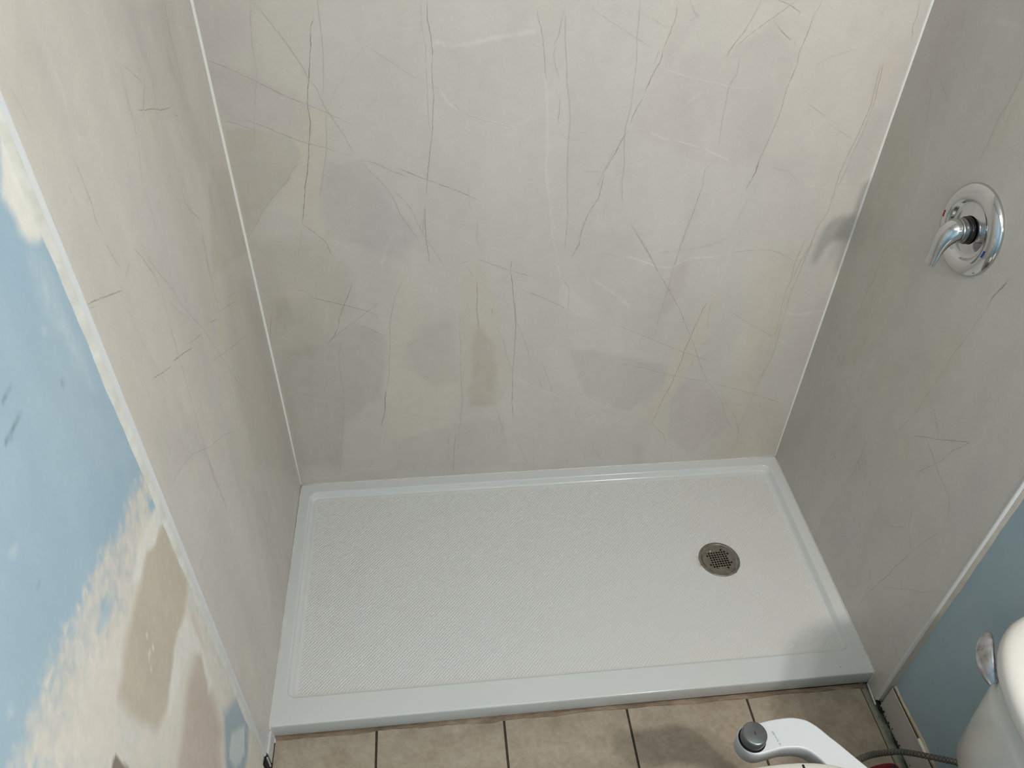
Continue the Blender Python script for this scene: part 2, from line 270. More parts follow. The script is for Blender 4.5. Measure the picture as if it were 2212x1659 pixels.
# ------------------------------------------------------------------ data of the printed sheets (millimetres on each wall)
VEINS = [
('b',2.2,0.75,[228.7,1433.2,219.9,1417.3,216.3,1386.5,207.3,1339.6,201.7,1312.1,195.3,1283.9,191.5,1255.1,192.4,1221.8,187.6,1195.4,180.4,1164.6,177.4,1141,167.4,1096.8,160.7,1076.2,152.3,1034.1,138.9,974]),
('b',2.2,0.6,[138.9,974,162.9,950.5,181.9,930.5,189.7,913.9,193.4,894.8,201.3,877.8]),
('b',1.6,0.22,[201.3,877.8,219.3,857.7,241.6,837.1]),
('b',1.6,0.25,[112.5,1469.6,102.9,1413.4,99.6,1374.5,100.1,1341,97.4,1317,87.5,1285.6,76.1,1235.2,64.9,1175]),
('b',1.6,0.5,[115.7,1469.6,135.8,1438.6,156.4,1406.6,177.1,1370.3,192.7,1339.8,202.6,1313.8,215.7,1296,221.3,1272.7,230.5,1248.9,246.1,1216.9,259.6,1193.8,266.6,1174.3,276.6,1148.5]),
('b',1.6,0.45,[291.4,1130.1,311.1,1101.1,331.8,1077.6,347.2,1053.9,360.7,1027.6,366.5,998.8,386,962.1,404.1,929.1,415,902.8]),
('b',1.6,0.4,[353.6,1062.2,378.5,1031.4,396.4,1004.5,410,963.5,428.2,923.5,451,879.7,471.2,837.2]),
('b',1.6,0.5,[1.9,1357.3,41.3,1340,77.8,1320.7,111.5,1301.1,149.1,1279.3,191.6,1260.5,224.7,1245.3,247.9,1231.9,281.8,1214.3]),
('b',1.6,0.5,[11.5,1229.8,44.1,1218,73.5,1206.1]),
('b',1.9,0.5,[53.8,1231.9,96,1213.2,121.9,1198.7,148.6,1186.6,182.6,1172.4,214.2,1163.8,240.1,1151.4]),
('b',1.6,0.25,[240.1,1151.4,277.6,1140.5]),
('b',1.9,0.5,[295.3,1131.2,320.8,1124.5,356.8,1104,393.7,1087.2]),
('b',2,0.65,[372.3,1109.7,405.6,1094.4,439.3,1078.8,473.6,1063.8,512.2,1046.8,555.4,1023.7]),
('b',1.6,0.3,[443,1468.2,441.5,1427,443.8,1404.2,448.3,1377.6,446.8,1336.7,447.6,1301.5,447.1,1250.6,447.2,1212.9,453.6,1189.7]),
('b',2,0.6,[455.2,1468.1,454.2,1430.1,459.1,1404.1,462,1367.3,459,1336.5,459.3,1301.3,460.6,1279.7,457.3,1235.5,454.7,1189.7,448.7,1162.3,444.7,1130.3,437.5,1080.9,433.7,1040.5]),
('b',2,0.6,[430.4,1012.2,427.1,967.5,427.5,925.9,430.7,887.8,433.9,848.7]),
('b',1.4,0.4,[426.2,1007.9,420.2,926.2]),
('b',1.4,0.4,[420.7,976.8,413.6,954.2,428.1,921.2]),
('b',1.4,0.22,[315.6,1388.8,319.3,1375.5,296.1,1348.8,278.4,1328.4,271.3,1311.1,255.3,1293.7,241.4,1265.1,238.2,1254.3]),
('b',1.4,0.28,[320.3,1385.5,365.3,1354.8,415,1319.6,445.8,1301.5,473.8,1290.3]),
('b',5,-0.35,[473.8,1290.3,487.4,1264.6,519.5,1238.1,556.2,1222.2,604.6,1207.9,653.7,1197.2]),
('b',1.4,0.35,[501.7,1257,519.5,1238.1,556.2,1222.2,604.6,1207.9,653.7,1197.2]),
('b',9,-0.4,[463.6,1389.1,504.7,1380.4,532.4,1380.1,574.1,1391.5,626.1,1399.3,681.6,1407.2]),
('b',1.8,0.5,[676.3,1448,684.6,1418.7,692.2,1392.1,699.5,1333.5,704.6,1304.9]),
('b',2.5,-0.35,[704.6,1304.9,711,1223.1,715.6,1102.8,728.4,1016,747.1,923.4]),
('b',1.6,0.4,[162.4,1133.4,137.3,1113.9,121.8,1085.7,90.3,1053.1,55.1,1013.5,35.9,981.1,4.5,937.2]),
('b',1.5,0.28,[235.1,1243.3,226.6,1232.3,223.6,1194.6,218.6,1155.8,208,1116.1,197,1075.2,187.7,1033]),
('b',1.5,0.3,[240.8,1469.1,239.9,1437.9,240.1,1389.6,237.5,1349.5,227.5,1279.8]),
('b',1.8,0.4,[3.9,1032.4,32.9,1016.4]),
('b',1.4,0.28,[134.9,959.7,125.6,923.3,116,886.1]),
('b',8,-0.32,[352.6,942.6,334.1,910.6,312.7,848.9]),
('b',1.4,0.2,[532,1057,537.3,995.4]),
('b',1.4,0.3,[553.3,976.8,551.7,909.4,565.4,882.4]),
('b',1.8,0.4,[500,846.9,533.8,855.3]),
('b',1.9,0.5,[550.7,861,588.7,843.1,635.9,822.5,688.3,802.4]),
('b',3,-0.6,[641.6,852.4,638.8,830,641.8,809.6]),
('b',1.4,0.4,[638.7,850,635.9,825.1,638.5,804.6]),
('b',1.8,0.2,[235.9,985.4,193.8,946.1,162.3,917.3]),
('b',4,0.45,[76.7,1279.4,79.5,1275.8]),
('b',2.5,0.4,[121,1442.4,121.5,1439.9]),
('b',1.4,0.2,[23.6,1335.1,38.7,1310.9,51.3,1289.7]),
('b',5,-0.15,[379.9,1411.2,413.8,1414.2,437.6,1415.7]),
('b',4,-0.2,[649.8,1201.1,682.1,1238.9]),
('b',3,-0.15,[537.6,1218.8,593.5,1194.5,631.5,1178]),
('b',1.3,0.2,[371.4,983,378.1,964.6,375.4,909]),
('b',1.8,0.4,[527.3,841,541.8,807.6]),
('b',2,0.6,[551.2,794.4,552.2,739.5,549.9,701.9,553.3,668.7,557.2,637.6]),
('b',2.2,0.65,[639.6,848.7,638.2,818.7,643.5,777.3,646.8,734.9,652.4,691.2,655.9,646.4,654.6,577.1,652.7,504.9,650.3,467.6,652.2,429.3,652.2,370.4,654.6,336.6,658.2,291.6]),
('b',1.7,0.4,[652.7,761.2,651.5,723.9,656.9,657.6,672.8,616.9,688.3,569.3,703.8,510.9]),
('b',1.8,0.4,[730.5,518.5,744.4,480.5,759,435.1,769.8,392]),
('b',1.8,0.5,[726.6,450,735.2,423.8,745.8,406.8]),
('b',2,0.65,[590.6,708,592.6,677.7]),
('b',1.6,0.3,[603.7,649.2,622.7,596.6,633,542.6,648.7,474]),
('b',1.8,0.5,[622.8,593.6,627.9,566.9]),
('b',1.6,0.4,[505.6,698.7,504,609.1,504.9,538.3,505,464.5,507,387.2,497.7,279.3,492.7,230.1]),
('b',1.4,0.28,[513.6,501.3,507.7,426.1]),
('b',1.8,0.5,[484.6,252.2,477.4,158.1,472.8,74.5]),
('b',1.6,0.35,[464.6,253.7,461,181.7,458.5,129.6]),
('b',1.8,0.45,[363.7,805.4,353.9,785.5,338.6,749.8,329.1,707.7,320.1,664.4,316.3,596.7,309.6,550.2,305.4,496,295.5,446.8]),
('b',3.4,0.7,[295.5,446.8,285.9,402.6,284.7,369.9,280.2,343.6,266.5,294.9]),
('b',1.6,0.4,[278.3,271.8,264,205.3]),
('b',1.4,0.2,[362.5,850.4,351.4,811]),
('b',1.8,0.5,[91,788.5,111.2,785.5,127.2,775.6]),
('b',2,0.65,[126.8,763.7,160.8,752.2,209.4,735.1,254.5,718,288.6,700.1,287.6,688.2]),
('b',1.8,0.5,[299.5,741.2,266.8,712,229.2,680.3,191,649.2,166.6,628.1,148.2,603.6]),
('b',2.2,0.6,[237.7,801,220.8,760.8,206.7,730,193.3,698.5,186.4,666.1,169.5,633.6,151.4,612]),
('b',1.8,0.5,[249.6,668.2,274.2,650.2,299,632]),
('b',2,0.55,[239.8,839.9,239.3,823.6]),
('b',1.6,0.4,[45.9,849.3,44.2,834.6]),
('b',1.8,0.5,[23.4,718,14.9,680.8,6.5,637.2,5.6,614.7]),
('b',1.6,0.4,[8.4,809,22.5,772.9,25.2,765]),
('b',1.6,0.4,[8.4,739.9,22.1,735]),
('b',1.5,0.35,[187.7,621.3,177.3,570,171.9,504.6,175.3,454.9,168,378.3,156.8,305.4,145.5,236.5,134.7,164.8,123.5,90.2]),
('b',5,-0.18,[18.8,576.6,77.8,558.4,164.9,541.2,233.1,545.9]),
('b',3.5,-0.3,[31.3,430,84.8,416.7,147.1,392.9,216,374.9,248.5,365.9]),
('b',1.6,0.22,[31.5,431.2,57.7,421.8]),
('b',5,-0.15,[297.3,315.3,395,314.8,478.1,294.7,577.9,280.2]),
('b',1.4,0.22,[328.7,346.8,395.3,321.6,478.2,298.2]),
('b',1.8,0.45,[393.9,486,418.8,470.1]),
('b',1.8,0.5,[607.4,340,623.3,269.7,629,233.7,639.1,189.2]),
('b',1.4,0.35,[627.7,311.2,627.6,255.2]),
('b',1.7,0.4,[665.3,216.4,687.9,155.5,708.6,94.2]),
('b',1.4,0.25,[718.7,233.9,727.4,152.2,727.8,83.2]),
('b',1.4,0.25,[701.2,220.8,709.9,198.2]),
('b',1.4,0.2,[146.3,133.9,267.2,119.6,370.2,122,421.5,109.9]),
('b',7,-0.25,[6.6,108.4,59,84.5,125.6,86.2,174.5,112.5,246.5,117.6,303.2,120.3]),
('b',3,0.2,[358.4,588.5,386.7,610,441.4,629.8]),
('b',3.4,0.7,[498.7,705.6,502.2,703.2]),
('b',9,-0.2,[168,742.4,157,673.2,147.1,629.2]),
('b',1.4,0.3,[610.9,444.9,640.4,417.2]),
('b',1.9,0.5,[685.9,754.3,717.6,736.9,759.9,714.3]),
('b',1.4,0.3,[683.9,805.4,710.4,795]),
('b',3,-0.3,[23.3,680.4,34.7,722.8,33.4,764.6]),
('b',1.4,0.2,[631.8,813.9,611.2,752.6,600.6,726.4]),
('b',1.9,0.55,[947.4,924.4,990.8,859.3,1034.8,785.8,1067.5,736.3,1105.6,673.7,1131.2,620.9,1149.6,584.6]),
('b',1.9,0.5,[1153.6,575.4,1168.4,547.4,1190,496.7,1216,437.7,1234.6,407]),
('b',1.8,0.45,[1238.5,400.1,1272.7,357.6,1300.5,310.9,1319,260,1353.5,199.1]),
('b',1.6,0.35,[1283.9,353.4,1322.2,295.3,1353.2,250.3,1367.6,209.1,1406.1,134.6,1421.8,102.4]),
('b',1.4,0.3,[1375.6,197.4,1384.1,121]),
('b',1.7,0.4,[1081.5,919.6,1072.3,871,1065.2,820.8,1062.3,768.7,1059.1,731.3,1052.9,682,1049.5,642.5,1050.2,590.1]),
('b',2.2,0.65,[1180.8,698,1169.1,673.3,1164.1,636.5,1156.1,602,1150.3,566.6,1142,530.6,1141,493.4,1130.5,436.7,1125.7,404.3,1110.5,355.2,1103.3,318,1087.9,245]),
('b',2,0.6,[1087.9,245,1110.4,217.9,1136,190.1,1145.7,151.9]),
('b',1.6,0.4,[1191.7,714,1188.9,680.8,1191.9,640.8,1192.7,611.7]),
('b',1.8,0.5,[938.6,629.5,993.8,602.1,1050.4,572.2,1098,545.4,1140.6,524.5,1188.8,503,1227.7,481.8]),
('b',1.5,0.3,[822.2,628.9,870.5,608.9,899.7,598.5]),
('b',1.8,0.45,[681.7,754.5,724.6,733.8,770.9,707.2,818.6,674.4]),
('b',1.8,0.5,[958.9,495.2,1030.5,471.9,1099,445.2,1151.9,428.8,1194.7,416.2,1232.7,403.8]),
('b',1.9,0.5,[1254.7,395.7,1315.8,374.9,1384.8,346.5,1443.6,321.7,1497.9,296.8]),
('b',1.5,0.3,[868.5,528.5,909,507.6,950.2,486.4]),
('b',1.4,0.3,[997.9,495.9,1055,473.5]),
('b',1.6,0.45,[1423.9,907.1,1423.2,862.3,1417,811.2,1413.8,763.6,1408.1,714.7,1410.1,652.5,1409.1,600,1413.2,545.5,1410.3,476.9,1400.8,432.4,1392.7,379.9,1387.5,311.7]),
('b',1.5,0.35,[1379.5,277,1375.6,197.4]),
('b',1.4,0.35,[1402.4,888.1,1398.5,853.1,1393.6,812.1,1397.7,753.5,1392.2,721,1394.3,676.2,1400.1,606.4,1400.9,564.5]),
('b',1.6,0.4,[835.5,333.7,848.6,294.8,865,251.2]),
('b',1.8,0.45,[907.1,160,932.3,119.9,955,83.1]),
('b',1.4,0.25,[891.7,153.7,886.9,85.1]),
('b',1.5,0.3,[835.8,394.1,893.8,360.1,969.7,313.8]),
('b',1.6,0.35,[896.6,329.4,950.2,304.8,980.8,285.1]),
('b',2,0.3,[999.1,283.7,977.4,246.2,946.2,194]),
('b',1.6,0.4,[866.2,864.3,890.3,860.8,917.7,849.7]),
('b',4,-0.5,[934.9,851.5,976.2,837.2,1014,820.4,1041.7,814.1,1065.9,816.6,1083.7,830.2,1113.1,840.2,1157.8,839.9,1191.9,848.7]),
('b',1.7,0.45,[1213.4,852.9,1261.7,857.5,1316,856.4,1346.1,845,1383.8,822.9]),
('b',5,-0.3,[1383.8,822.9,1404.2,832.4,1424.5,841.9]),
('b',1.5,0.25,[1009.2,853.5,1034.2,862.5,1086.5,865.4,1150.9,875.4,1195.3,895.9]),
('b',6,-0.35,[754,868.8,758.4,833.7,767.3,797.6,789.1,768]),
('b',1.8,0.5,[767.3,797.6,789.1,768,793.6,754.6,794.2,727.8,794.5,692.3]),
('b',1.4,0.3,[773.2,930.8,772.7,877.9]),
('b',2,0.55,[808.1,915.2,810.1,891,800.9,871.8,789.7,850]),
('b',8,-0.38,[854.3,783.4,902.3,749.5,942.5,715.1,964.3,686.5]),
('b',1.5,0.35,[1243.8,666.7,1294.9,629.6,1398.4,564.6]),
('b',5,-0.3,[1415.1,557.6,1460.5,518.1,1519.1,489.4]),
('b',1.4,0.25,[1441.8,531.6,1485.4,500.9,1519.5,488.1]),
('b',7,-0.4,[1410.9,649.6,1446.9,642,1484.8,645.8,1521.9,652.6]),
('b',1.4,0.25,[975.8,594.3,1006.9,538.6]),
('b',1.4,0.25,[1230.4,592,1202,563.6,1184.2,528.1]),
('b',6,-0.3,[1300.7,217.9,1278,167.7,1258.9,123.5]),
('b',1.6,0.4,[930.5,851.7,935.2,831.3]),
('b',1.4,0.3,[1175.1,510.1,1171.7,459.8]),
('b',2.4,0.5,[1435.8,186,1439.5,184.2]),
('b',2,-0.3,[1208.5,875.6,1205.6,804.5,1199.2,746.4]),
('b',4,-0.2,[651.5,467.6,716.1,418.6,771.7,388.6,855,342.6,907.9,318.2]),
('b',1.8,0.4,[733.6,1452.5,727.8,1423.4,724.4,1397.2,713.7,1376.4]),
('b',1.5,0.35,[736.1,1445.3,738.5,1393.3,745,1347,747.8,1307,756.2,1265.7,762.9,1214.4,762.5,1161.2,763.6,1115.1,767.6,1047.9,774.8,972.1,774.3,887]),
('b',1.7,0.4,[723.9,1380.2,715.7,1362.9,721.4,1335.4,729.6,1315.4,732.9,1303.2]),
('b',2,0.6,[735.3,1266.1,736.4,1236.5,734.8,1208.4]),
('b',1.4,0.3,[741.3,1186.3,755.2,1172.6,790.4,1165.9]),
('b',1.5,0.35,[790.3,1450.4,840.9,1418.8,879.4,1397.8,923.7,1370.5]),
('b',1.5,0.35,[888.4,1466.2,891.3,1429.6,891.8,1395.8,898.1,1341.2,896.9,1292.6,898.6,1246.4,891,1203.1,891.5,1162.8,899.7,1102.2,897.5,1063.7,906,1003.7]),
('b',1.8,0.5,[968.6,1458.6,968.9,1432.9,963.1,1406.6,952.8,1368.2]),
('b',2.4,0.7,[952.8,1368.2,948.7,1340.6,936.2,1312.6,924.6,1275.6]),
('b',2.2,0.6,[923.6,1267.2,912,1241.9,904,1220.4,901.6,1205.1]),
('b',2.2,0.65,[898.4,1189.6,886.6,1167.4,876.5,1140.2,865.7,1117.2,851,1086.8]),
('b',2.1,0.65,[853.7,1081.9,848.8,1040.6,846.2,1020.7,828.6,985.8,817.3,955,810.6,923.5,809,896.5,792.1,853]),
('b',1.4,0.4,[944.6,1368.3,936.9,1336.8]),
('b',1.4,0.35,[871.5,1144.9,854.2,1098.6,839.2,1045.8]),
('b',2.5,-0.4,[963.7,1324.4,1021.3,1307.3,1092.6,1291.8,1129.4,1280.8,1172.4,1282.3]),
('b',3.5,-0.5,[909.6,1193.9,950.7,1181.8,988.6,1165.2,1034.9,1155,1087.2,1139.9,1117.4,1125.1,1158.3,1105.1]),
('b',1.6,0.35,[912.1,1191.6,950.7,1181.8]),
('b',1.6,0.35,[997.9,1162.7,1040.2,1150.2]),
('b',1.6,0.35,[1072.7,1144.9,1090,1137.5]),
('b',1.8,0.25,[1260,1088,1304.6,1079.5,1336.6,1048.8]),
('b',3,-0.3,[1363.6,1038,1424.4,1028.6,1503.2,1026.3]),
('b',2.2,0.6,[1145.8,1465.1,1138.9,1443,1123.4,1403.4,1104.8,1374.5,1090.6,1343]),
('b',2,0.5,[1223.2,1464.7,1179,1429.6,1144.1,1403.3,1109.9,1370.6]),
('b',2.2,0.6,[1180.4,1464.9,1204.7,1457.4,1236,1440.5,1233.9,1433]),
('b',1.6,0.35,[1180,1425.9,1201.4,1406.7]),
('b',2.6,0.6,[1190.7,1416.3,1207.1,1400.8,1230.7,1383.1]),
('b',2,0.5,[1239.1,1383.1,1245.8,1369.2]),
('b',1.8,0.5,[1278.5,1464.5,1266.6,1427.2,1263.9,1392.6,1256.8,1357.2,1259.1,1332.9,1256,1312.4,1248.6,1274.8,1248.7,1240.3,1246.6,1213.9,1241,1182.5,1233,1141.2,1226.5,1110.5]),
('b',3.6,0.7,[1226.5,1110.5,1224.6,1079.2,1209.8,1030.9]),
('b',1.7,0.4,[1221.9,1009.1,1211.9,967.9,1205.4,930.7]),
('b',1.4,0.25,[1125.6,1346.6,1126.4,1314.1,1113.3,1285.3,1115.7,1242.6,1114.2,1207.5,1118.2,1143.8]),
('b',1.7,0.45,[1108.3,1101.6,1097.2,1087.4,1098.6,1043.2,1093.4,1008,1087.5,961.5,1076.5,913.7,1070.2,864.2,1067.7,818.7]),
('b',1.8,0.45,[1310.3,1243.6,1337.9,1225.5,1363,1209.4]),
('b',1.5,0.3,[1391.3,1184,1442.1,1155.1]),
('b',1.4,0.25,[1475.1,1140.3,1518.4,1110.5]),
('b',1.8,0.5,[1494.5,1459.8,1499,1437.1,1497.1,1414.1,1504.6,1382.6]),
('b',1.4,0.35,[1452.8,1326.4,1461.3,1236.6,1454.8,1173.5,1444.9,1117.1,1437.9,1063.5,1440.5,1007.6,1440,960.3,1426.1,922.9,1421.8,867.4,1406.8,810.3,1403.2,765.8]),
('b',1.4,0.28,[1458.7,1334.6,1467.4,1245.3,1464.1,1173.3,1456.1,1126.5,1452.6,1078,1444,1028]),
('b',4,0.18,[1303,1330.3,1328.6,1346.3,1383.5,1363.8]),
('b',1.6,0.35,[805.8,1089.4,837.2,1089.5,851,1086.8]),
('b',5,-0.3,[885.5,1100.2,921.4,1101.6,956.4,1110.2]),
('b',1.4,0.3,[885.3,1102.6,917.2,1099.4]),
('b',4,-0.3,[699.7,1323.8,708.7,1232.7,715.7,1144,711.6,1097.6,727.7,1009.4,739.8,920.7,761.7,837.4]),
('b',1.6,0.35,[931.2,951.1,978.5,884.5,1031.8,791.2]),
('b',1.4,0.2,[1012.2,855.3,1045.7,862.4,1119.2,867.9,1166,882.8,1201.4,903.6]),
('b',1.4,0.2,[893.8,1440.7,927.9,1425.7,959,1406.7]),
('b',2.4,0.5,[930.5,1142.2,932.5,1140.7]),
('b',6,-0.25,[1061,1277.7,1026.7,1252.7,1009.4,1227.1]),
('b',6,-0.2,[1172.7,1224.1,1184.4,1250.1]),
('b',1.3,0.22,[993.2,1465.7,1007.2,1443.7,1020.7,1425]),
('b',3,0.25,[1001.2,1443.8,1018.6,1436.3,1000.4,1425.2]),
('l',2.2,0.4,[-457.9,1509.1,-429,1487.5,-413.6,1474.1,-396.7,1461.3]),
('l',2.2,0.65,[-453,1440.1,-417.5,1424.6,-393,1416.7,-346.6,1395.3,-319.3,1386.4,-290.8,1377]),
('l',2,0.5,[-286.8,1363.4,-270.8,1353.6,-258.4,1352.1]),
('l',2.2,0.32,[-374.5,1466.2,-414.1,1438.9,-441.7,1418]),
('l',2.2,0.32,[-346.8,1456,-353.3,1425.6,-365.3,1405.3]),
('l',2.2,0.3,[-806.1,1610.5,-802.1,1598.2,-799.9,1586.2]),
('l',2.2,0.25,[-797.1,1588.8,-796.1,1575.2,-795.2,1561.4]),
('l',2.6,0.5,[-758.6,1469.7,-756.8,1456.3,-755.7,1440.7]),
('l',2.6,0.42,[-723.4,1495.6,-716.9,1476.9,-715.2,1453,-714.5,1424,-719.7,1402.4,-716.2,1377.5]),
('l',2.4,0.4,[-718.4,1368.5,-712.6,1351.8,-705.3,1328.3,-698,1315.3]),
('l',2.2,0.38,[-632.9,1306.6,-609,1269.6,-589.7,1229.3]),
('l',2.2,0.3,[-599.3,1296.3,-598.6,1260]),
('l',2.6,0.45,[-354.7,1254.5,-349.8,1221.9,-325.4,1191.2,-295.8,1162,-300.9,1130.2,-307.5,1096.6,-325,1046.1]),
('l',4,0.22,[-469.8,1510.9,-476.9,1484.2,-484.2,1430.9,-496.5,1393.7,-524.1,1351.9,-521.6,1307.2,-525.8,1264.1]),
('l',2.2,0.3,[-660.5,1299.6,-689,1295.3]),
('l',4,-0.25,[-465.9,1294.7,-478.8,1252.2,-510.7,1203.7]),
('l',3,-0.3,[-474.2,1599.4,-481.6,1548,-479,1519]),
('l',3,-0.25,[-315.1,1492.9,-326,1453.8]),
('l',3,0.25,[-174,1519.2,-188.5,1462.4,-188.4,1403.9,-178.1,1363.2]),
('l',3,-0.28,[-169.1,1517.8,-183.5,1455.1,-178.3,1400.2,-167.3,1333.5]),
('l',5,-0.2,[-690.8,1600,-682,1562.9,-697.7,1518.8,-667.2,1482.9]),
('l',2.6,0.6,[-827.8,1341.4,-802.8,1330.8,-772.9,1315.6,-716,1286.5]),
('l',2,0.35,[-827.1,1335.6,-804,1322.9]),
('l',3.5,-0.4,[-805.7,1328.1,-807.7,1302.4]),
('l',2,0.3,[-658.2,1300.3,-677.7,1295.7,-701.3,1291.3]),
('l',2,0.35,[-715.7,1366.2,-707.1,1336.9,-697.7,1314.4]),
('l',2.2,0.42,[-632.5,1305.7,-611.6,1270.6,-588.1,1224.3,-582.9,1188.4,-586.4,1154.1,-592.3,1116.8,-595.9,1068.9,-599.6,1018.9,-603.5,966.7,-610.1,923,-612,868.3,-611.5,812.9,-605.5,728.6,-599.5,670]),
('l',2.2,0.38,[-595.8,1293.4,-588.8,1252.9,-561.6,1206.6,-529.9,1158.3,-518.4,1122.2,-482.5,1066.7,-445.1,1011.2,-412.2,944.3,-366.6,853.7,-336.8,790.4,-253.8,660.3]),
('l',2,0.3,[-564.4,1162,-537.3,1118,-500.9,1076.6]),
('l',2.6,0.6,[-723.8,1126.9,-675.4,1099.2,-635.8,1080]),
('l',2.8,0.65,[-627.1,1081.8,-562.9,1049.5,-526.9,1030]),
('l',2.2,0.45,[-536.3,1047.2,-488.4,1023,-450.1,1007.1]),
('l',2.4,0.55,[-399.9,991.1,-349.6,963.8]),
('l',2.2,0.48,[-322.6,961.7,-264.5,933.7,-198.2,897.4]),
('l',2,0.4,[-249.9,945.2,-172.9,907.7]),
('l',2.2,0.42,[-446.5,931.6,-378.8,893.3,-275.7,837.6,-152.6,777.6]),
('l',2.2,0.42,[-299.8,1136,-316.9,1093.9,-322.1,1038.8,-324.8,983.5,-329.9,931.9,-347.7,901.7,-356.3,845,-362.2,788.5,-377.3,722.8]),
('l',2,0.25,[-728.1,1263.7,-718.3,1247.6,-715.7,1224.4,-708.8,1168,-696.6,1131.1,-680.1,1074.5]),
('l',2.2,0.35,[-427.2,720.3,-500.4,780.9,-585.4,834.1,-675,907.4,-738.6,937.5,-795.3,955.3]),
('l',5,-0.3,[-149.4,559.3,-181.1,559.7,-238.8,585.5,-271.8,572,-326.1,564,-384.1,562.3]),
('l',2,0.3,[-619.3,862.4,-611.2,784.2,-602.8,715.3]),
('l',4,-0.25,[-604.4,847,-598.4,779.8,-600.2,717.4]),
('l',5,-0.25,[-296.2,1096.3,-307.5,1012.7,-317.9,957.4,-348.6,884.5,-368.8,818.2,-384.9,735.1]),
('l',3,-0.22,[-641.5,1226.2,-633.6,1195.1]),
('l',2.2,0.42,[-614.9,810.7,-616.3,780.6,-609.1,736.5,-605.2,698.1,-606.7,664.9]),
('l',5,-0.3,[-606.7,664.9,-606.2,621.1,-611.3,583,-622.1,551.3,-621.8,491.4,-617.8,431.6,-638.8,389.4]),
('l',5,-0.25,[-622.9,755.6,-665.7,769.4,-705.3,765.2,-746.6,758.5,-784.9,753.3,-819,750.7]),
('l',2.6,0.5,[-410.1,422.2,-412.1,360,-423,320.7,-427.5,252.9]),
('l',5,-0.25,[-550.9,570.9,-594.8,584.3,-613,570]),
('l',3,-0.3,[-788.2,947.5,-763.7,939.2,-727.5,924.2,-706.4,918.3]),
('l',4,-0.2,[-395.2,561.4,-395.6,491.3,-410.1,422.2]),
('l',4,-0.15,[-458.5,262.8,-458.3,180.4,-460.5,91.7]),
('r',1.5,0.28,[-68.2,1477.1,-76,1451.8,-79.3,1424.6,-78.3,1386.7,-91.8,1352.9]),
('r',1.6,0.35,[-109,1350.1,-130.2,1334,-156.3,1323,-178.9,1312.4]),
('r',1.7,0.4,[-110.3,1483.8,-122.7,1460.4,-130.7,1435.4]),
('r',1.7,0.45,[-344.4,1438.9,-345.6,1408,-343.2,1374.9,-335.9,1347,-337.5,1319.3,-337.5,1293.2,-335.7,1268.6,-332.7,1252.1]),
('r',1.4,0.3,[-360.3,1371,-356.9,1344.8]),
('r',1.4,0.3,[-351.2,1281.9,-352.1,1267.5]),
('r',1.5,0.35,[-99,1319,-112.2,1293.2,-123.2,1266.2,-131.9,1237.8,-141.8,1216.1]),
('r',1.4,0.3,[-171.8,1180.3,-180.9,1150.9,-180.5,1116,-181,1069.8,-183.7,1038.2]),
('r',1.5,0.4,[-151.6,1118.6,-152.4,1108.3]),
('r',2.5,0.25,[-164.5,1401.9,-186.3,1384.1]),
('r',10,-0.3,[-182.2,1482.4,-234.2,1491.7,-292.8,1499.8]),
('r',9,-0.25,[-356.8,1428,-350.4,1377.8,-354.6,1335.4]),
('r',2,-0.25,[-100.2,1464.6,-133.5,1391.1]),
('r',6,-0.2,[-154.2,1254,-175.5,1175.4,-207.9,1070.3]),
('r',1.3,0.2,[-66.2,1242.3,-108.8,1194.4]),
('r',1.3,0.2,[-381.5,1319.2,-418.4,1313.8,-447.6,1299.7]),
('r',1.9,0.5,[-153.9,953.7,-153.1,911.3,-156.6,861.8,-147.9,815.7,-146,782.3,-150.9,738.9]),
('r',1.4,0.32,[-150.9,738.9,-159.6,702.1,-156.5,655.1,-154.7,618,-166.1,575.5]),
('r',1.6,0.38,[-27.3,697.3,-68.9,667.8,-121.1,637.1]),
('r',1.7,0.45,[-77.9,613.3,-137,588,-179.3,571,-220.8,554.3,-253.5,536]),
('r',1.6,0.38,[-253.5,536,-299.6,549.6]),
('r',1.4,0.3,[-175.2,848,-179.3,819.6,-192.3,778.9]),
('r',1.7,0.45,[-212.8,721.6,-215.1,694.5]),
('r',1.5,0.35,[-250.5,734.8,-256.6,691.8,-250.6,652.4,-255.1,615.9,-271.7,568.6]),
('r',3.6,0.6,[-546,1124.1,-540.9,1103,-529.6,1070.9,-529.8,1039.6]),
('r',1.7,0.4,[-529.8,1039.6,-521.9,1003.6,-516.9,965.7,-504.5,904.3,-500.9,860.1,-495.2,816.7,-489.2,771.6,-485.1,722,-470.2,674.5,-454.6,624.8]),
('r',1.8,0.4,[-543.5,1187.1,-532.4,1146.1]),
('r',1.8,0.4,[-409.6,1014.9,-416.1,1002.4]),
('r',1.5,0.35,[-390.6,941.3,-410.5,927.9,-432.4,916.2]),
('r',1.5,0.3,[-501.2,787,-515.2,773]),
('r',1.8,0.45,[-524.1,770.1,-546.8,753.3,-570.4,735.4]),
('r',1.9,0.5,[-519.9,708.6,-546.1,697,-573.8,687.4,-601.2,678,-628.3,664.2]),
('r',1.9,0.55,[-507,664.8,-545.1,698.3,-586.7,731.1,-619.7,762.3,-658,797.7]),
('r',1.9,0.5,[-658,797.7,-644.3,769.6,-628.8,742.3,-618.7,706.2,-601.6,668.8,-581.5,632.4,-570.3,610.1]),
('r',1.4,0.3,[-334.1,563.9,-349.6,531.1,-370.1,497.6,-412,447.5]),
('r',1.6,0.4,[-372.2,548.2,-372.6,500.2,-375.4,447.6,-370.7,390.7]),
('r',1.6,0.4,[-264,365.3,-290.2,351,-329.2,333.1]),
('r',5,-0.25,[-640.2,1051.1,-639.8,1033.1,-651.4,1024.5]),
('r',1.3,0.2,[-638.5,950.4,-644,916.2,-638.1,845.6]),
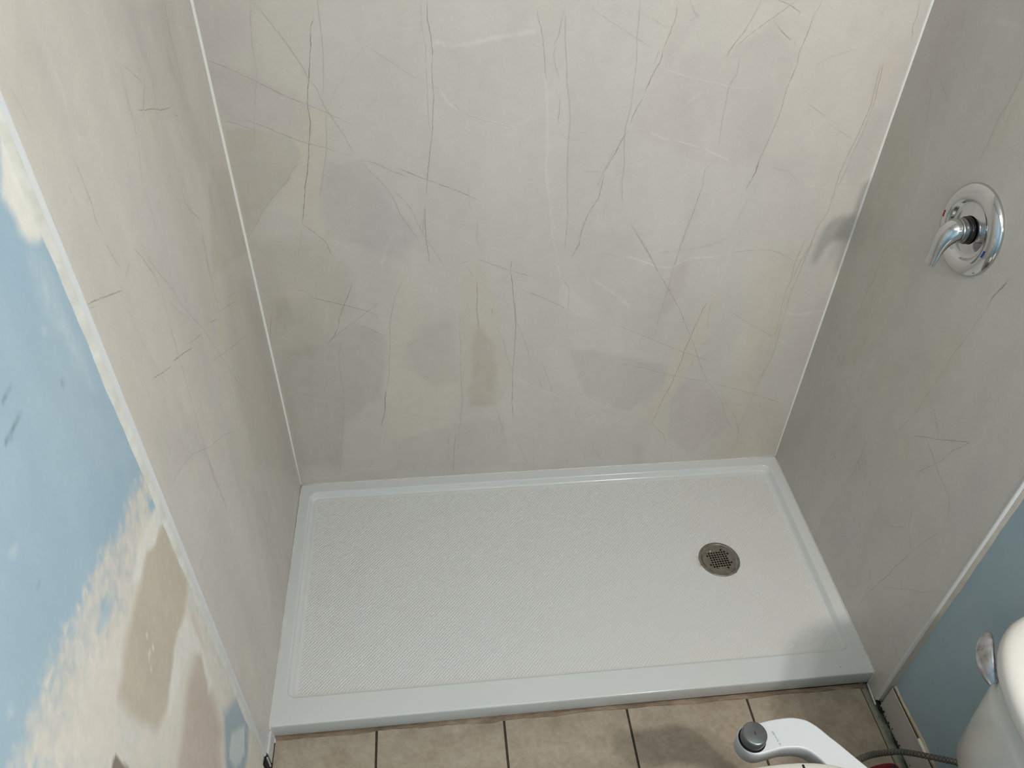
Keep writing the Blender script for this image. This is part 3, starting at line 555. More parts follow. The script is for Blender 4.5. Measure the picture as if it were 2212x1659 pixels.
('r',1.3,0.25,[-10.3,634.3,-34.6,600.5]),
('r',1.7,0.42,[-268.3,360.8,-316.1,338.8,-360.6,320.6,-416.9,299.1,-462.1,291.3,-515.8,270.8]),
('r',1.6,0.38,[-377.8,492.1,-376.5,393,-365.6,313.9,-347.6,209.2,-340.3,111.6,-349.7,66.9]),
('r',1.4,0.28,[-413.4,456.6,-445.9,376.4,-501.2,290.2]),
('r',1.4,0.3,[-501.2,290.2,-540.3,225.6,-580.4,146.8,-611.6,73]),
('r',1.8,0.42,[-561,691.1,-598.8,677.4,-635.8,664.1,-681.2,651.8,-699.4,628.3]),
('r',1.7,0.35,[-592.7,658.6,-573.4,609.9]),
('r',1.8,0.5,[-606.7,532.5,-615.8,510.8,-623.1,486.5,-644.7,463.3,-670.3,439.6]),
('r',2,0.6,[-670.3,439.6,-662.2,405.2,-648.6,350.1,-647,319.9,-633.1,271.2,-625.9,234.4,-617.2,198.1]),
('r',1.7,0.45,[-617.2,198.1,-613.2,154.2,-608.1,103.8]),
('r',1.4,0.28,[-670.3,439.6,-681.1,488.2,-709.5,568.5]),
('r',3,0.25,[-560.9,405.7,-590.5,437.1,-620.8,469.6]),
('r',1.5,0.4,[-569.2,255.5,-609.9,234.3]),
('r',2,0.3,[-650.7,270.8,-690.9,326.6,-722.4,366.9,-754.5,402.3,-780.8,450.1,-806.7,477.1]),
('r',1.4,0.35,[-639.3,234.3,-670.8,221.7]),
('r',1.5,0.4,[-776.3,401.9,-809.4,386.4]),
('r',1.4,0.3,[-787.9,648.7,-803,618]),
('r',1.4,0.28,[-742.3,206.3,-799.3,185.5]),
('r',4,-0.2,[-192.1,183.1,-318.2,125.8]),
]
PATCH = [
('b',(0.018,0.012,-0.022),0.004,[(173.3,1255.4),(228,1243.4),(216.8,1155.9),(204.3,1116.2),(189.6,1033),(190.8,953.1),(194.6,920.7),(159.5,954.2),(135.6,977.7),(88.9,1044.7),(137.3,1113.9),(163,1137.4),(153.7,1173)]),
('b',(-0.03,-0.035,-0.06),0.005,[(8.3,1214.2),(74.1,1209.1),(148.9,1188.6),(163,1137.4),(121.8,1085.7),(57.4,1015.6),(4.5,937.2),(6.4,1025.9)]),
('b',(-0.02,-0.035,-0.02),0.012,[(-1,1359),(196.4,1269.5),(183.7,1180.1),(67.1,1209.3),(6,1236.5)]),
('b',(-0.035,-0.035,-0.022),0.01,[(216.4,1124),(291.4,1130.1),(375.9,991.8),(412.6,935.8),(367.7,866.1),(230.3,919.3),(189.6,944),(191.5,1032.9)]),
('b',(0.01,0.01,0.018),0.01,[(466.9,1468.1),(675.4,1467.1),(681.6,1408.9),(574.1,1393.1),(463.5,1387.5)]),
('b',(-0.02,-0.035,-0.02),0.03,[(8.3,1470.1),(112.5,1469.6),(97.9,1374.5),(-0.3,1362.3)]),
('b',(0.01,0.01,0.018),0.01,[(443.6,1468.2),(455.2,1468.1),(460,1301.3),(451.7,1189.7),(442.4,1228.2)]),
('b',(-0.03,-0.035,-0.06),0.02,[(15,931),(191.7,928.9),(237.3,836.1),(228.3,712.9),(165.9,622.5),(31.1,543.6),(11.6,107.9),(-1.3,219.9),(3.9,592)]),
('b',(-0.03,-0.03,-0.035),0.006,[(37.5,764.4),(68,773.2),(78.8,736.4),(74,677.7),(45.1,657.3),(31.1,701.6)]),
('b',(-0.035,-0.038,-0.05),0.01,[(156.5,617.4),(229.2,680.3),(303,626.1),(308.2,550.3),(266.1,404),(156.7,312.3),(131.3,135.2),(17.1,145.2),(9.5,289.3),(3.6,485),(38.5,589.9)]),
('b',(0.02,0.014,-0.012),0.006,[(362.5,850.4),(505.7,704.2),(502.2,387.5),(473,288.2),(300.9,231.1),(263.4,198.1),(293.2,447),(320.1,664.4)]),
('b',(0.01,0.004,-0.04),0.006,[(511.7,793.7),(559.1,857),(598.3,737.3),(653.8,461.1),(607.3,346.7),(518.8,359.8),(507.9,573.9)]),
('b',(-0.035,-0.045,-0.06),0.008,[(549.6,652.1),(595.1,603.9),(606.1,445.2),(597.3,354.2),(528.5,352.4),(535.1,536.5)]),
('b',(-0.035,-0.035,-0.022),0.012,[(407.1,659.8),(487.8,688.7),(501,452.1),(433.8,431.1),(358.9,523.2),(358.8,594.3)]),
('b',(-0.02,-0.035,-0.02),0.012,[(300.4,224),(478,287.8),(627.7,311.2),(658.1,89.3),(290.7,90.7)]),
('b',(0.01,0.01,0.012),0.004,[(604.9,340.2),(651.4,461.3),(774,388.4),(797,92.8),(657.7,104.8)]),
('b',(0.03,0.026,0.01),0.01,[(31.1,775),(87.2,790.2),(126.4,775.6),(82.8,762.2),(47.3,748.4)]),
('b',(0.024,0.02,-0.03),0.003,[(1167.3,670.6),(1190.6,719.6),(1197.6,611.4),(1177.6,509.9),(1162.2,428.1),(1130.3,343.6),(1142.6,182.2),(1098,211.5),(1085.7,241.6),(1039.2,294.8),(1110.3,405.3),(1101.6,445),(1118.7,538.1),(1153.4,590.3)]),
('b',(0,-0.004,-0.04),0.01,[(1281.4,339.9),(1382.2,312.1),(1499.8,289.6),(1534.4,69.4),(1298.7,89.2),(1306.8,187.9),(1353.5,199.1)]),
('b',(0,-0.004,-0.035),0.015,[(1291.1,847.2),(1415.5,857.5),(1425.1,669),(1411.6,551.7),(1387.5,311.7),(1305.5,399),(1314.2,587.3)]),
('b',(-0.035,-0.035,-0.022),0.008,[(905.8,538.5),(1109.1,476.5),(1110.3,405.3),(1002.6,297.5),(866.1,388.7),(804.3,556.5)]),
('b',(-0.02,-0.035,-0.02),0.006,[(1130.3,343.6),(1172.4,427.5),(1274.8,347.2),(1344.7,214.5),(1236.5,94.4),(1148.7,178)]),
('b',(0.028,0.026,0.02),0.004,[(766.1,782.1),(803.4,754.1),(852.7,703.1),(863.3,686),(838.2,659.3),(790.6,684.2),(764.3,740)]),
('b',(-0.025,-0.028,-0.05),0.012,[(1047.3,159.8),(1077.1,130.8),(1071.4,92.7),(1086.3,63.9),(1051,59),(1059.3,101.5)]),
('b',(-0.02,-0.034,-0.03),0.01,[(1064.6,810.5),(1083.7,830.2),(1106.2,829.3),(1104.5,734.6),(1075.3,658.3),(1049.9,670.9)]),
('b',(-0.02,-0.02,-0.01),0.02,[(781.6,930.5),(947.4,924.4),(1067.5,736.3),(1052.6,590),(914.9,632.5),(819.2,779.7)]),
('b',(-0.01,-0.022,-0.012),0.008,[(957.5,1364.3),(1076.3,1351.1),(1183.3,1412.5),(1252.5,1357.2),(1227.1,1108.1),(1095.4,1097.1),(905.8,1189.5)]),
('b',(-0.012,-0.03,-0.018),0.008,[(970.6,1458.6),(1021.8,1462),(1017.3,1421.3),(966.7,1332.4),(952.8,1368.2)]),
('b',(0.02,0.018,0.012),0.006,[(1090.6,1343),(1145.8,1465.1),(1182.4,1464.9),(1229.2,1442.5),(1179,1429.6)]),
('b',(0.018,0.01,0.004),0.01,[(1253.6,1353.2),(1280.6,1464.5),(1501.5,1463.5),(1488.6,1262.4),(1441.8,1126.8),(1234.1,1117.5)]),
('b',(0,-0.004,-0.024),0.012,[(1445.5,1334.8),(1479.2,1386.8),(1501.1,1374.7),(1491.7,1253.6),(1461.3,1236.6)]),
('b',(-0.012,-0.022,-0.01),0.01,[(1465.9,1236.5),(1502.6,1235.9),(1505.9,1076.6),(1488.4,1026.7),(1447.7,1078.1)]),
('b',(-0.012,-0.014,-0.004),0.01,[(674,1445.6),(621,1401.9),(619.6,1467.4),(661.6,1467.2)]),
('b',(0.014,0.014,0.012),0.004,[(742.4,1354.9),(706.5,1274.9),(711.6,1097.6),(739.8,920.7),(774.8,892.4),(758.4,1188.1)]),
('l',(-0.02,-0.024,-0.02),0.01,[(-376.2,1576.1),(-174,1519.2),(-198.6,1371.1),(-155.9,1289.2),(-76.3,1174.4),(-225.6,1232.7),(-322.3,1372.9),(-349.1,1454.1),(-373.1,1527)]),
('l',(0.008,0.01,0.006),0.008,[(-540.9,1622.5),(-470.5,1602.7),(-469.8,1510.9),(-524.1,1351.9),(-540.2,1241.7),(-634.8,1300.7),(-676.3,1405.8),(-662.4,1538.5)]),
('l',(-0.02,-0.02,-0.02),0.03,[(-768.4,1670.2),(-697,1621.2),(-688,1527.6),(-728.9,1502.6),(-779.2,1566.1),(-812.6,1628.8)]),
('l',(-0.03,-0.045,-0.04),0.008,[(-229.4,1461.7),(-213.3,1418.8),(-211.4,1360.7),(-223.5,1386.8),(-241.9,1429.1)]),
('l',(0.012,0.008,-0.01),0.01,[(-378.4,1467.6),(-359,1405.6),(-244.2,1333.6),(-368.9,1333.9),(-447.7,1398.8)]),
('l',(-0.03,-0.036,-0.05),0.01,[(-154.3,1197.5),(-9.3,1126.1),(-0.3,905.1),(-309.8,1035.9),(-226.9,1124.7)]),
('l',(0.012,0.008,-0.03),0.006,[(-333.9,1108.4),(-287.6,1043.9),(-317.9,957.4),(-332.4,880.5),(-379.1,909),(-348.6,979.9)]),
('l',(-0.03,-0.032,-0.045),0.02,[(-215.8,1005.4),(-3,803.9),(8.2,382.7),(-33,107.7),(-361.3,537.6),(-350.6,743.4),(-323.8,887.3)]),
('l',(0.006,0.004,-0.008),0.03,[(-701.5,1262.3),(-454.5,1010.4),(-600.6,930.8),(-820.5,1071.1),(-816.6,1201.5)]),
('l',(-0.02,-0.02,-0.012),0.02,[(-708.6,1070.9),(-612.5,921),(-604.4,847),(-746,953.7),(-781.4,1067.6)]),
('l',(-0.015,-0.015,-0.004),0.02,[(-621.2,747),(-603.8,565.6),(-638.8,389.4),(-598.7,128),(-831.7,527.2),(-819,750.7)]),
('l',(-0.02,-0.024,-0.035),0.02,[(-431.1,547.7),(-64.3,131.2),(-370.7,62.4),(-564.6,69.5),(-491.5,286)]),
('r',(-0.006,-0.012,-0.012),0.02,[(-16.8,1468.1),(-170.1,1511.3),(-227.9,1368.4),(-194.3,1265.1),(-79.9,1215),(-50.1,1392)]),
('r',(0.006,0.006,-0.02),0.02,[(-347.5,1440),(-409.8,1359.6),(-329.7,1235.2),(-300.3,1201.6),(-336.3,1327.3)]),
('r',(-0.01,-0.008,-0.03),0.02,[(64,1151.9),(-29.7,1227),(-175.3,1158.3),(-144.2,973.4),(-43.9,913.2)]),
('r',(0,0.006,0),0.01,[(-135.7,1475.1),(-299.6,1501.9),(-339.7,1450),(-202.8,1401.3),(-134.3,1419.8)]),
('r',(-0.01,-0.01,-0.03),0.02,[(3.9,901.1),(-288.7,1036.6),(-322.1,900),(-257,667.7),(-75,514.7),(12,709.3)]),
('r',(-0.008,-0.018,0),0.02,[(-323.9,989.9),(-429.9,977.7),(-446.9,827.3),(-358.3,752.8),(-304.7,844.6)]),
('r',(0,0.004,-0.03),0.02,[(-516.3,1018),(-525.2,893.1),(-507.4,747.7),(-313.1,543.8),(-309.4,711.7),(-444.1,900.8)]),
('r',(-0.01,-0.02,-0.006),0.02,[(-640.8,1062.1),(-760.3,909.2),(-654.6,802.1),(-574.4,730.2),(-526.5,809.8),(-595,951.7)]),
('r',(-0.01,-0.01,-0.03),0.02,[(-151.8,525.7),(-315.4,540.7),(-430.6,434.6),(-132.7,102.3),(3.2,101.3)]),
('r',(0,-0.002,-0.03),0.01,[(-334.1,563.9),(-528.3,683.8),(-623.2,649.3),(-390.4,389.8)]),
('r',(-0.012,-0.024,-0.006),0.015,[(-354.7,422.3),(-396.6,466.9),(-496.4,284),(-557.3,98.3),(-343.7,58.9)]),
('r',(-0.012,-0.02,-0.01),0.015,[(-430.1,446.4),(-577.5,475.2),(-602,443),(-563,269.7),(-513.3,274)]),
('r',(0.004,0.004,-0.022),0.015,[(-602.8,527.9),(-716.2,577),(-792.3,478.7),(-732.8,373),(-628.3,231.3),(-670.3,439.6)]),
('r',(-0.016,-0.026,-0.014),0.02,[(-618.4,196.5),(-771,417.9),(-802.7,465.3),(-804.4,70.1),(-718.4,65.2)]),
('r',(-0.012,-0.022,-0.008),0.02,[(-631.8,669.4),(-746.7,839.8),(-763.2,676.6),(-739.8,596.7),(-683.5,619.3)]),
]
PAINT = [
('L','mix',0.01,[(-837.7,1036.8),(-913.3,1057.5),(-968.3,1055.9),(-1024.6,1082.9),(-1081.3,1086.8),(-1132.6,1097.9),(-1166.4,1107),(-1224.8,1109),(-1267.1,1115.1),(-1314.5,1112.9),(-791.8,-414.2),(-820.8,147.7)]),
('L','white',0.02,[(-870.8,997.8),(-937.3,997.7),(-1004.7,978),(-1094.3,1013),(-1161.1,1044.2),(-1214.8,1043.5),(-1285.2,1041.7),(-791.8,-414.2),(-847.1,444.7),(-855.9,826.9)]),
('L','blue2',0.005,[(-862.1,1010.6),(-845.5,986.5),(-849.3,972.1),(-872.7,990.8)]),
('L','blue2',0.012,[(-1071.9,1032.9),(-1046.7,1021.9),(-1072.7,1015.7),(-1095.4,1024.1)]),
('L','tan',0.006,[(-835.7,931.3),(-847.9,859.4),(-841,771.8),(-895.8,747.5),(-968.9,758.8),(-1043.3,727.4),(-1102.3,752.1),(-1130.2,859.8),(-1128,911.6),(-1072.6,942.1),(-1000.8,942.8),(-920,955.8),(-871.3,936.3)]),
('L','tan2',0.01,[(-877.6,706.6),(-909.9,644),(-980.3,657.9),(-1100.6,624.6),(-1034.7,468.2),(-948,420.8),(-920,543.4),(-882.8,650.9)]),
('L','blue3',0.012,[(-913.3,430),(-822.7,325.1),(-833.3,231),(-898.9,204.5),(-950.2,209),(-993,332.4)]),
('L','pale',0.006,[(-916.7,353.6),(-855.2,258.5),(-909.5,228.8),(-957.2,284.4),(-958.3,340.6)]),
('L','pink',0.02,[(-1012.6,617.9),(-949.2,487.7),(-1015.2,368.5),(-1114.7,612.9)]),
('L','whiter',0.006,[(-898,738.9),(-883.6,665.3),(-905,522.5),(-928.2,536.9),(-904,633.8),(-932.4,683.2),(-1002.2,706),(-1061.4,718.2),(-1011.2,748.2),(-944.5,753.7)]),
('L','brown',0.0005,[(-1187.4,875.2),(-1186.6,864.6),(-1185.2,821.3),(-1187.7,805.2),(-1216.9,876.1),(-1198.4,879.9)]),
('L','whiter',0.004,[(-844.2,970.7),(-840.5,927.2),(-864.3,942.2),(-888.2,933.4),(-924.6,957.1),(-971.2,958.4),(-996.6,975.7),(-941.3,984.2),(-895.8,981.8)]),
('L','streak',0.008,[(-1183.2,832.2),(-1137.2,907.9),(-1136.5,872.8),(-1137.4,815.3),(-1181.2,815.6)]),
('L','whiter',0.0012,[(-1016.2,884.1),(-1011,872.8),(-1016.3,873.5),(-1019.4,881.3)]),
('L','whiter',0.0012,[(-1013.4,849.3),(-1010.5,838.7),(-1017.2,840.7),(-1018.5,852.5)]),
('L','whiter',0.0012,[(-1025.1,855.4),(-1023.1,846.4),(-1028.5,847.2)]),
('L','whiter',0.0012,[(-1041.5,836.2),(-1039.6,827.1),(-1043.8,828.9)]),
('L','whiter',0.0012,[(-1038.9,854.2),(-1036.2,843.9),(-1041.2,847)]),
('L','whiter',0.0012,[(-1029.6,854.8),(-1027.7,845.8),(-1035.4,852)]),
('L','pale',0.008,[(-966.2,1057.6),(-962,1047.8),(-972.3,1052.3)]),
('L','pale',0.006,[(-1266.8,1157.5),(-1264,1149.8),(-1270.3,1154.2)]),
('L','pale',0.008,[(-1150.7,1265.7),(-1143.5,1259.4),(-1148.3,1257.5)]),
('L','dark',0.003,[(-1145.8,1197.4),(-1144,1193.8),(-1146.4,1193.9)]),
('L','whiter',0.006,[(-812.3,1608.1),(-893.9,1531.6),(-883.9,1505.1),(-889.7,1480.9),(-882,1462.1),(-865.4,1450.5),(-849.6,1451.2),(-838.6,1468.2),(-835,1420.9),(-830.1,1362.6)]),
('L','streak',0.014,[(-872.1,1444.3),(-865.7,1400.3),(-867.8,1328.6),(-868.7,1232.6),(-886.6,1252.5),(-894.3,1328.5),(-903.2,1394.9),(-897.4,1454.5)]),
('L','pale',0.004,[(-923.5,1379.7),(-919.9,1376),(-923.9,1375.8)]),
('L','dark',0.003,[(-1050,1379.7),(-1032,1379),(-1032.4,1377.5),(-1049.6,1377.8)]),
('L','dark',0.003,[(-1073.2,1349.4),(-1036.5,1344.5),(-1035.9,1342.6),(-1072.4,1347.2)]),
('L','dark',0.006,[(-937.5,1308.6),(-933.3,1304.9),(-937.8,1304.6)]),
]
BASEC = np.array([.775, .760, .733])                                                # sRGB value of the print
def tolin(a_): a_ = np.clip(a_, 0, 1); return np.where(a_ <= .04045, a_ / 12.92, ((a_ + .055) / 1.055) ** 2.4)
def marble_cols(pl, seed, stretch):
    def f(U, V):
        wx = fbm(U * 26, V * 26, seed, 4) * .020; wy = fbm(U * 26 + 7, V * 26 + 3, seed + 9, 4) * .020
        c_ = np.ones(U.shape + (3,)) * BASEC
        f1 = fbm(U * 3.2 * stretch, V * 1.4, seed + 20, 5); f2 = fbm(U * 4.5 * stretch + 5, V * 2.1 + 1, seed + 40, 5)
        c_ = c_ + f1[..., None] * np.array([.045, .043, .040]) + f2[..., None] * np.array([.008, .004, -.018])
        f3 = fbm(U * 10 * stretch, V * 6, seed + 60, 4); c_ = c_ + f3[..., None] * np.array([.03, .03, .03])
        for p_, col, soft, poly in PATCH:
            if p_ != pl: continue
            d_ = np.array(col); d_ = d_.mean() + (d_ - d_.mean()) * np.array([.45, .3, .62])
            mk = polymask(U + wx * .8, V + wy * .8, poly, max(soft, .0035)); mk = mk * (1 + fbm(U * 60, V * 35, seed + 70, 3) * .9)
            c_ = c_ + mk[..., None] * d_ * .85
        return tolin(c_)
    return f
def veins(pl, place, parent, rng, cols):
    vs, fs, cs, uv = [], [], [], []
    rows = [r_ for r_ in VEINS if r_[0] == pl]
    rows = rows + [(p_, w_, s_, [q + (1450 if i % 2 else 0) for i, q in enumerate(pt)]) for p_, w_, s_, pt in rows
                   if min(pt[1::2]) + 1450 > UP[pl] * 1000]
    rows.sort(key=lambda r_: (r_[2] > 0, -r_[1]))
    for ri, (_, w_, s_, pt) in enumerate(rows):
        P_ = [Vector((pt[i] / 1000., pt[i + 1] / 1000.)) for i in range(0, len(pt), 2)]
        Q_ = [P_[0]]
        for a_, b_ in zip(P_[:-1], P_[1:]):
            L = (b_ - a_).length; k_ = max(1, int(L / .006)); nrm = Vector((-(b_ - a_).y, (b_ - a_).x)).normalized() if L else Vector((0, 0))
            for j in range(1, k_ + 1):
                p_ = a_.lerp(b_, j / k_)
                if j < k_: p_ = p_ + nrm * rng.gauss(0, .00045 if abs(w_) < 4.5 else .0009)
                Q_.append(p_)
        base = len(vs); n_ = len(Q_)
        for i, p_ in enumerate(Q_):
            t = (Q_[min(i + 1, n_ - 1)] - Q_[max(i - 1, 0)]); t = t.normalized() if t.length else Vector((1, 0)); nn = Vector((-t.y, t.x))
            e = min(1, min(i, n_ - 1 - i) / 3 + .25); ww = w_ / 1000. * (.54 if s_ > 0 else .8) * rng.uniform(.75, 1.25)
            st = abs(s_) * e * rng.uniform(.75, 1.1)
            for s2 in (-1, 1):
                q = p_ + nn * ww * s2; vs.append(place(q.x, q.y, .00008 + ri * .0000012)); uv.append((q.x, q.y)); cs.append(((s2 + 1) / 2, min(st * (1.05 if s_ > 0 else .9), 1), 1. if s_ < 0 else 0., 1))
        for i in range(n_ - 1): fs.append((base + 2 * i, base + 2 * i + 1, base + 2 * i + 3, base + 2 * i + 2))
    o = pyd('veining', vs, fs, parent, 'marble_sheet')
    ca = o.data.color_attributes.new('Vein', 'FLOAT_COLOR', 'POINT'); ca.data.foreach_set('color', np.array(cs, np.float32).ravel())
    uv = np.array(uv); ca = o.data.color_attributes.new('Col', 'FLOAT_COLOR', 'POINT')
    ca.data.foreach_set('color', np.concatenate([cols(uv[:, 0], uv[:, 1]), np.ones((len(uv), 1))], 1).astype(np.float32).ravel())
    o['kind'] = 'stuff'; return o
UP = {'b': 1.50, 'l': 1.75, 'r': 1.75}
TOP = 2.2; ROOM = -2.65; CEIL = 2.44

# ================================================================== structure
# --- walls
wb = from_bm('wall_back', box_bm(-.02, 1.56, .006, .03, 0, CEIL), None, 'white_ceiling')
tag(wb, 'back wall of the shower alcove behind the white pan', 'wall', 'structure')
r_ = lambda a_, b_, st: np.linspace(a_, b_, int(round((b_ - a_) / st)) + 1)
pb = grid_sheet('marble_panel', r_(0, 1.532, .0045), r_(.05, TOP, .0045), lambda U, V: np.stack([U, 0 * U, V], -1), marble_cols('b', 3, 1.), wb, 'marble_sheet')
pb['label'] = 'grey-beige marble-print sheet with thin dark veins'
veins('b', lambda a_, z, e: (a_, -e, z), pb, random.Random(5), marble_cols('b', 3, 1.))

def paint_cols(pl, seed):
    BL = np.array([.615, .708, .765])
    C_ = {'white': (.845, .828, .79), 'whiter': (.87, .865, .84), 'tan': (.745, .712, .65), 'tan2': (.76, .715, .66), 'blue2': (.60, .715, .775), 'blue3': (.625, .69, .72),
          'pale': (.78, .815, .82), 'pink': (.765, .715, .675), 'brown': (.53, .49, .455), 'dark': (.42, .49, .52)}
    if pl == 'R': BL = np.array([.590, .668, .695])
    def f(U, V):
        c_ = np.ones(U.shape + (3,)) * BL
        f1 = fbm(U * 4, V * 3, seed, 5); c_ = c_ + f1[..., None] * np.array([-.05, -.02, .0]) + fbm(U * 14, V * 9, seed + 5, 4)[..., None] * np.array([.04, .03, .02])
        wx = fbm(U * 30, V * 24, seed, 4); wy = fbm(U * 30 + 7, V * 24 + 3, seed + 9, 4); st = fbm(U * 110, V * 85, seed + 3, 5)
        for p_, name, soft, poly in PAINT:
            if p_ != pl: continue
            amp = .0 if soft < .003 else (.009 if name == 'mix' else .018)
            mk = polymask(U + wx * amp, V + wy * amp, poly, soft * (1.8 if name in ('tan', 'tan2', 'white') else 1))
            if name == 'mix':                                                       # thin compound dragged over the blue
                mk = polymask(U + wx * amp, V + wy * amp, poly, .022); mk = np.clip(mk * 1.5 - .25 + st * 1.7 * (mk > .03), 0, 1) * (.80 + st * .8); col = np.array((.82, .80, .76))
            elif name == 'streak': mk = mk * (.32 + st * .5); col = np.array((.80, .83, .83))
            else: col = np.array(C_[name])
            if name in ('white', 'tan', 'tan2', 'pink'): mk = np.clip(mk + st * .55 * (mk > .02) * (mk < .98), 0, 1)
            c_ = c_ * (1 - mk[..., None]) + (col + (st * .05)[..., None]) * mk[..., None]
        return tolin(c_)
    return f
XL, XR = -.008, 1.532                                                              # faces of the painted drywall
wl = grid_sheet('wall_left', r_(ROOM, .02, .0055), r_(0, CEIL, .0055), lambda U, V: np.stack([0 * U + XL, U, V], -1), paint_cols('L', 11), None, 'drywall_paint')
tag(wl, 'left wall, blue paint under smears of white and tan joint compound', 'wall', 'structure')
pl_ = grid_sheet('marble_panel', r_(-.829, 0, .0045), r_(.045, TOP, .0045),
                 lambda U, V: np.stack([np.vectorize(xl)(U, V), U, V], -1), marble_cols('l', 17, 3.2), wl, 'marble_sheet')
veins('l', lambda a_, z, e: (xl(a_, z) + e, a_, z), pl_, random.Random(6), marble_cols('l', 17, 3.2))
from_bm('panel_edge', box_bm(XL - .002, -.004, -.829, -.02, .045, TOP), wl, 'white_pvc')
wr = grid_sheet('wall_right', r_(ROOM, .02, .02), r_(0, CEIL, .02), lambda U, V: np.stack([0 * U + XR, U, V], -1), paint_cols('R', 23), None, 'drywall_paint')
tag(wr, 'right wall, blue paint between the marble-print sheet and the toilet tank', 'wall', 'structure')
pr_ = grid_sheet('marble_panel', r_(-.811, 0, .0045), r_(.004, TOP, .0045),
                 lambda U, V: np.stack([np.vectorize(xr)(U, V), U, V], -1), marble_cols('r', 29, 2.), wr, 'marble_sheet')
veins('r', lambda a_, z, e: (xr(a_, z) - e, a_, z), pr_, random.Random(7), marble_cols('r', 29, 2.))
wf = from_bm('wall_front', box_bm(-.03, 1.56, ROOM - .03, ROOM, 0, CEIL), None, 'blue_paint'); tag(wf, 'blue wall behind the viewer, facing the shower', 'wall', 'structure')
cl = from_bm('ceiling', box_bm(-.03, 1.56, ROOM - .03, .03, CEIL, CEIL + .02), None, 'white_ceiling'); tag(cl, 'white ceiling over the bathroom', 'ceiling', 'structure')

# --- corner beads, tapering to the pan
def corner_bead(name, place, w0, w1, label):
    zs = [.058 + i * (TOP - .058) / 60 for i in range(61)]; L = []
    for z in zs:
        t = min(1, (z - .058) / .35); w_ = w0 + (w1 - w0) * t
        L.append([Vector(place(u_, v_, z)) for u_, v_ in ((-.002, -.002), (w_, -.002), (w_ * .55, w_ * .55), (-.002, w_))])
    vs, fs = loft(L); o = pyd(name, vs, fs, None, 'bead_white', False); return tag(o, label, 'trim', 'structure')
corner_bead('trim_1', lambda u_, v_, z: (xl(0, z) + u_, -v_, z), .0022, .0052, 'thin white corner bead where the left and back sheets meet')
corner_bead('trim_2', lambda u_, v_, z: (xr(0, z) - u_ * 1.25, -v_ * .8, z), .0025, .0042, 'thin white corner bead where the back and right sheets meet')
# --- J-channel edge trims with their caulk
def edge_trim(name, xf, sgn, y0, wallx, z0, cw, label, seed, cm='caulk', wv=1.):
    root = empty(name, (wallx, y0, z0)); tag(root, label, 'trim', 'structure'); root['kind'] = 'structure'
    rng = random.Random(seed); zs = [z0 + i * (TOP - z0) / 150 for i in range(151)]; L = []; Lc = []
    ph = [rng.uniform(0, 6) for _ in range(4)]
    for z in zs:
        x = xf(y0, z)
        pr = [(x - .003 * sgn, y0 + .0045), (x + .0014 * sgn, y0 + .0040), (x + .0018 * sgn, y0 + .0015), (x + .0012 * sgn, y0 - .0002), (x + .0002 * sgn, y0 - .0012), (x - .0034 * sgn, y0 - .0040), (x - .006 * sgn, y0 - .003), (x - .006 * sgn, y0 + .004)]
        L.append([Vector((a_, b_, z)) - root.location for a_, b_ in pr])
        wob = wv * .0012 * math.sin(z * 21 + ph[0]) + wv * .0010 * math.sin(z * 47 + ph[1]) + wv * .0006 * math.sin(z * 113 + ph[2])
        c_ = max(cw * .6, cw + wob); x0 = x - .0030 * sgn; x1 = wallx
        q = [(x0 - .001 * sgn, y0 + .001), (x0 + .0004 * sgn, y0 - .0030 - .1 * c_)]
        for t in (.35, .6, .8, .94): q.append((x0 + (x1 - x0) * t ** 1.3 + .0012 * sgn * math.sin(t * PI), y0 - .0015 - c_ * t))
        q += [(x1 - .002 * sgn, y0 - .002 - c_), (x1 - .002 * sgn, y0 + .002)]
        Lc.append([Vector((a_, b_, z)) - root.location for a_, b_ in q])
    vs, fs = loft(L); pyd('channel', vs, fs, root, 'white_pvc')
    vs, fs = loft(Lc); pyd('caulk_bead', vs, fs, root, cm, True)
    return root
t3 = edge_trim('trim_3', xl, 1, -.8315, XL, .052, .0155, 'white edge channel and caulk between left sheet and blue plastered wall', 4)
t4 = edge_trim('trim_4', xr, -1, -.8115, XR, .012, .0080, 'white edge channel and caulk between right sheet and blue wall', 9, 'shaded_caulk', .5)
# torn foot of the left channel: dark gap and a white sliver
gp = from_bm('gap', box_bm(-.012, -.002, -.852, -.826, .0, .054), t3, 'black_gap'); gp.location = -t3.location
sl = from_bm('sliver', box_bm(-.0035, .0005, -.8385, -.8345, .006, .052), t3, 'white_pvc'); sl.location = -t3.location
lo = from_bm('skirt_strip', box_bm(-.006, .0005, -.826, -.765, 0, .047), wl, 'white_pvc'); lo['label'] = 'pale strip of sheet below the left panel'

# --- floor
fl = from_bm('floor', box_bm(-.03, 1.56, ROOM - .03, .03, -.03, -.0035), None, 'dark_grout')
tag(fl, 'bathroom floor of beige tiles with dark grout lines', 'floor', 'structure')
xs = [.2458, .5610, .8742, 1.1890, 1.5]; P = .3141; gw = .0027
xe = [-.0685] + [.2458, .5610, .8742, 1.1890]
ys = [-.7745] + [-1.0865 - P * k_ for k_ in range(6)]
for i in range(5):
    for j in range(6):
        x0 = max(xe[i] + gw, .002 if i == 0 else -9); x1 = (xs[i] - gw) if i < 4 else 1.4968
        y1 = ys[j] - (gw if j else -.006); y0 = max(ys[j + 1] + gw, ROOM)
        from_bm('tile', box_bm(x0, x1, y0, y1, -.012, random.Random(i * 7 + j).uniform(-.0003, .0003)), fl, 'beige_tile', bevel=.0012)
st = pyd('exposed_strip', [(1.4998, -.755, -.0028), (1.532, -.755, -.0028), (1.532, ROOM, -.0028), (1.4998, ROOM, -.0028)], [(0, 1, 2, 3)], fl, 'mouldy_strip'); st['label'] = 'bare strip stained with dark green mould'
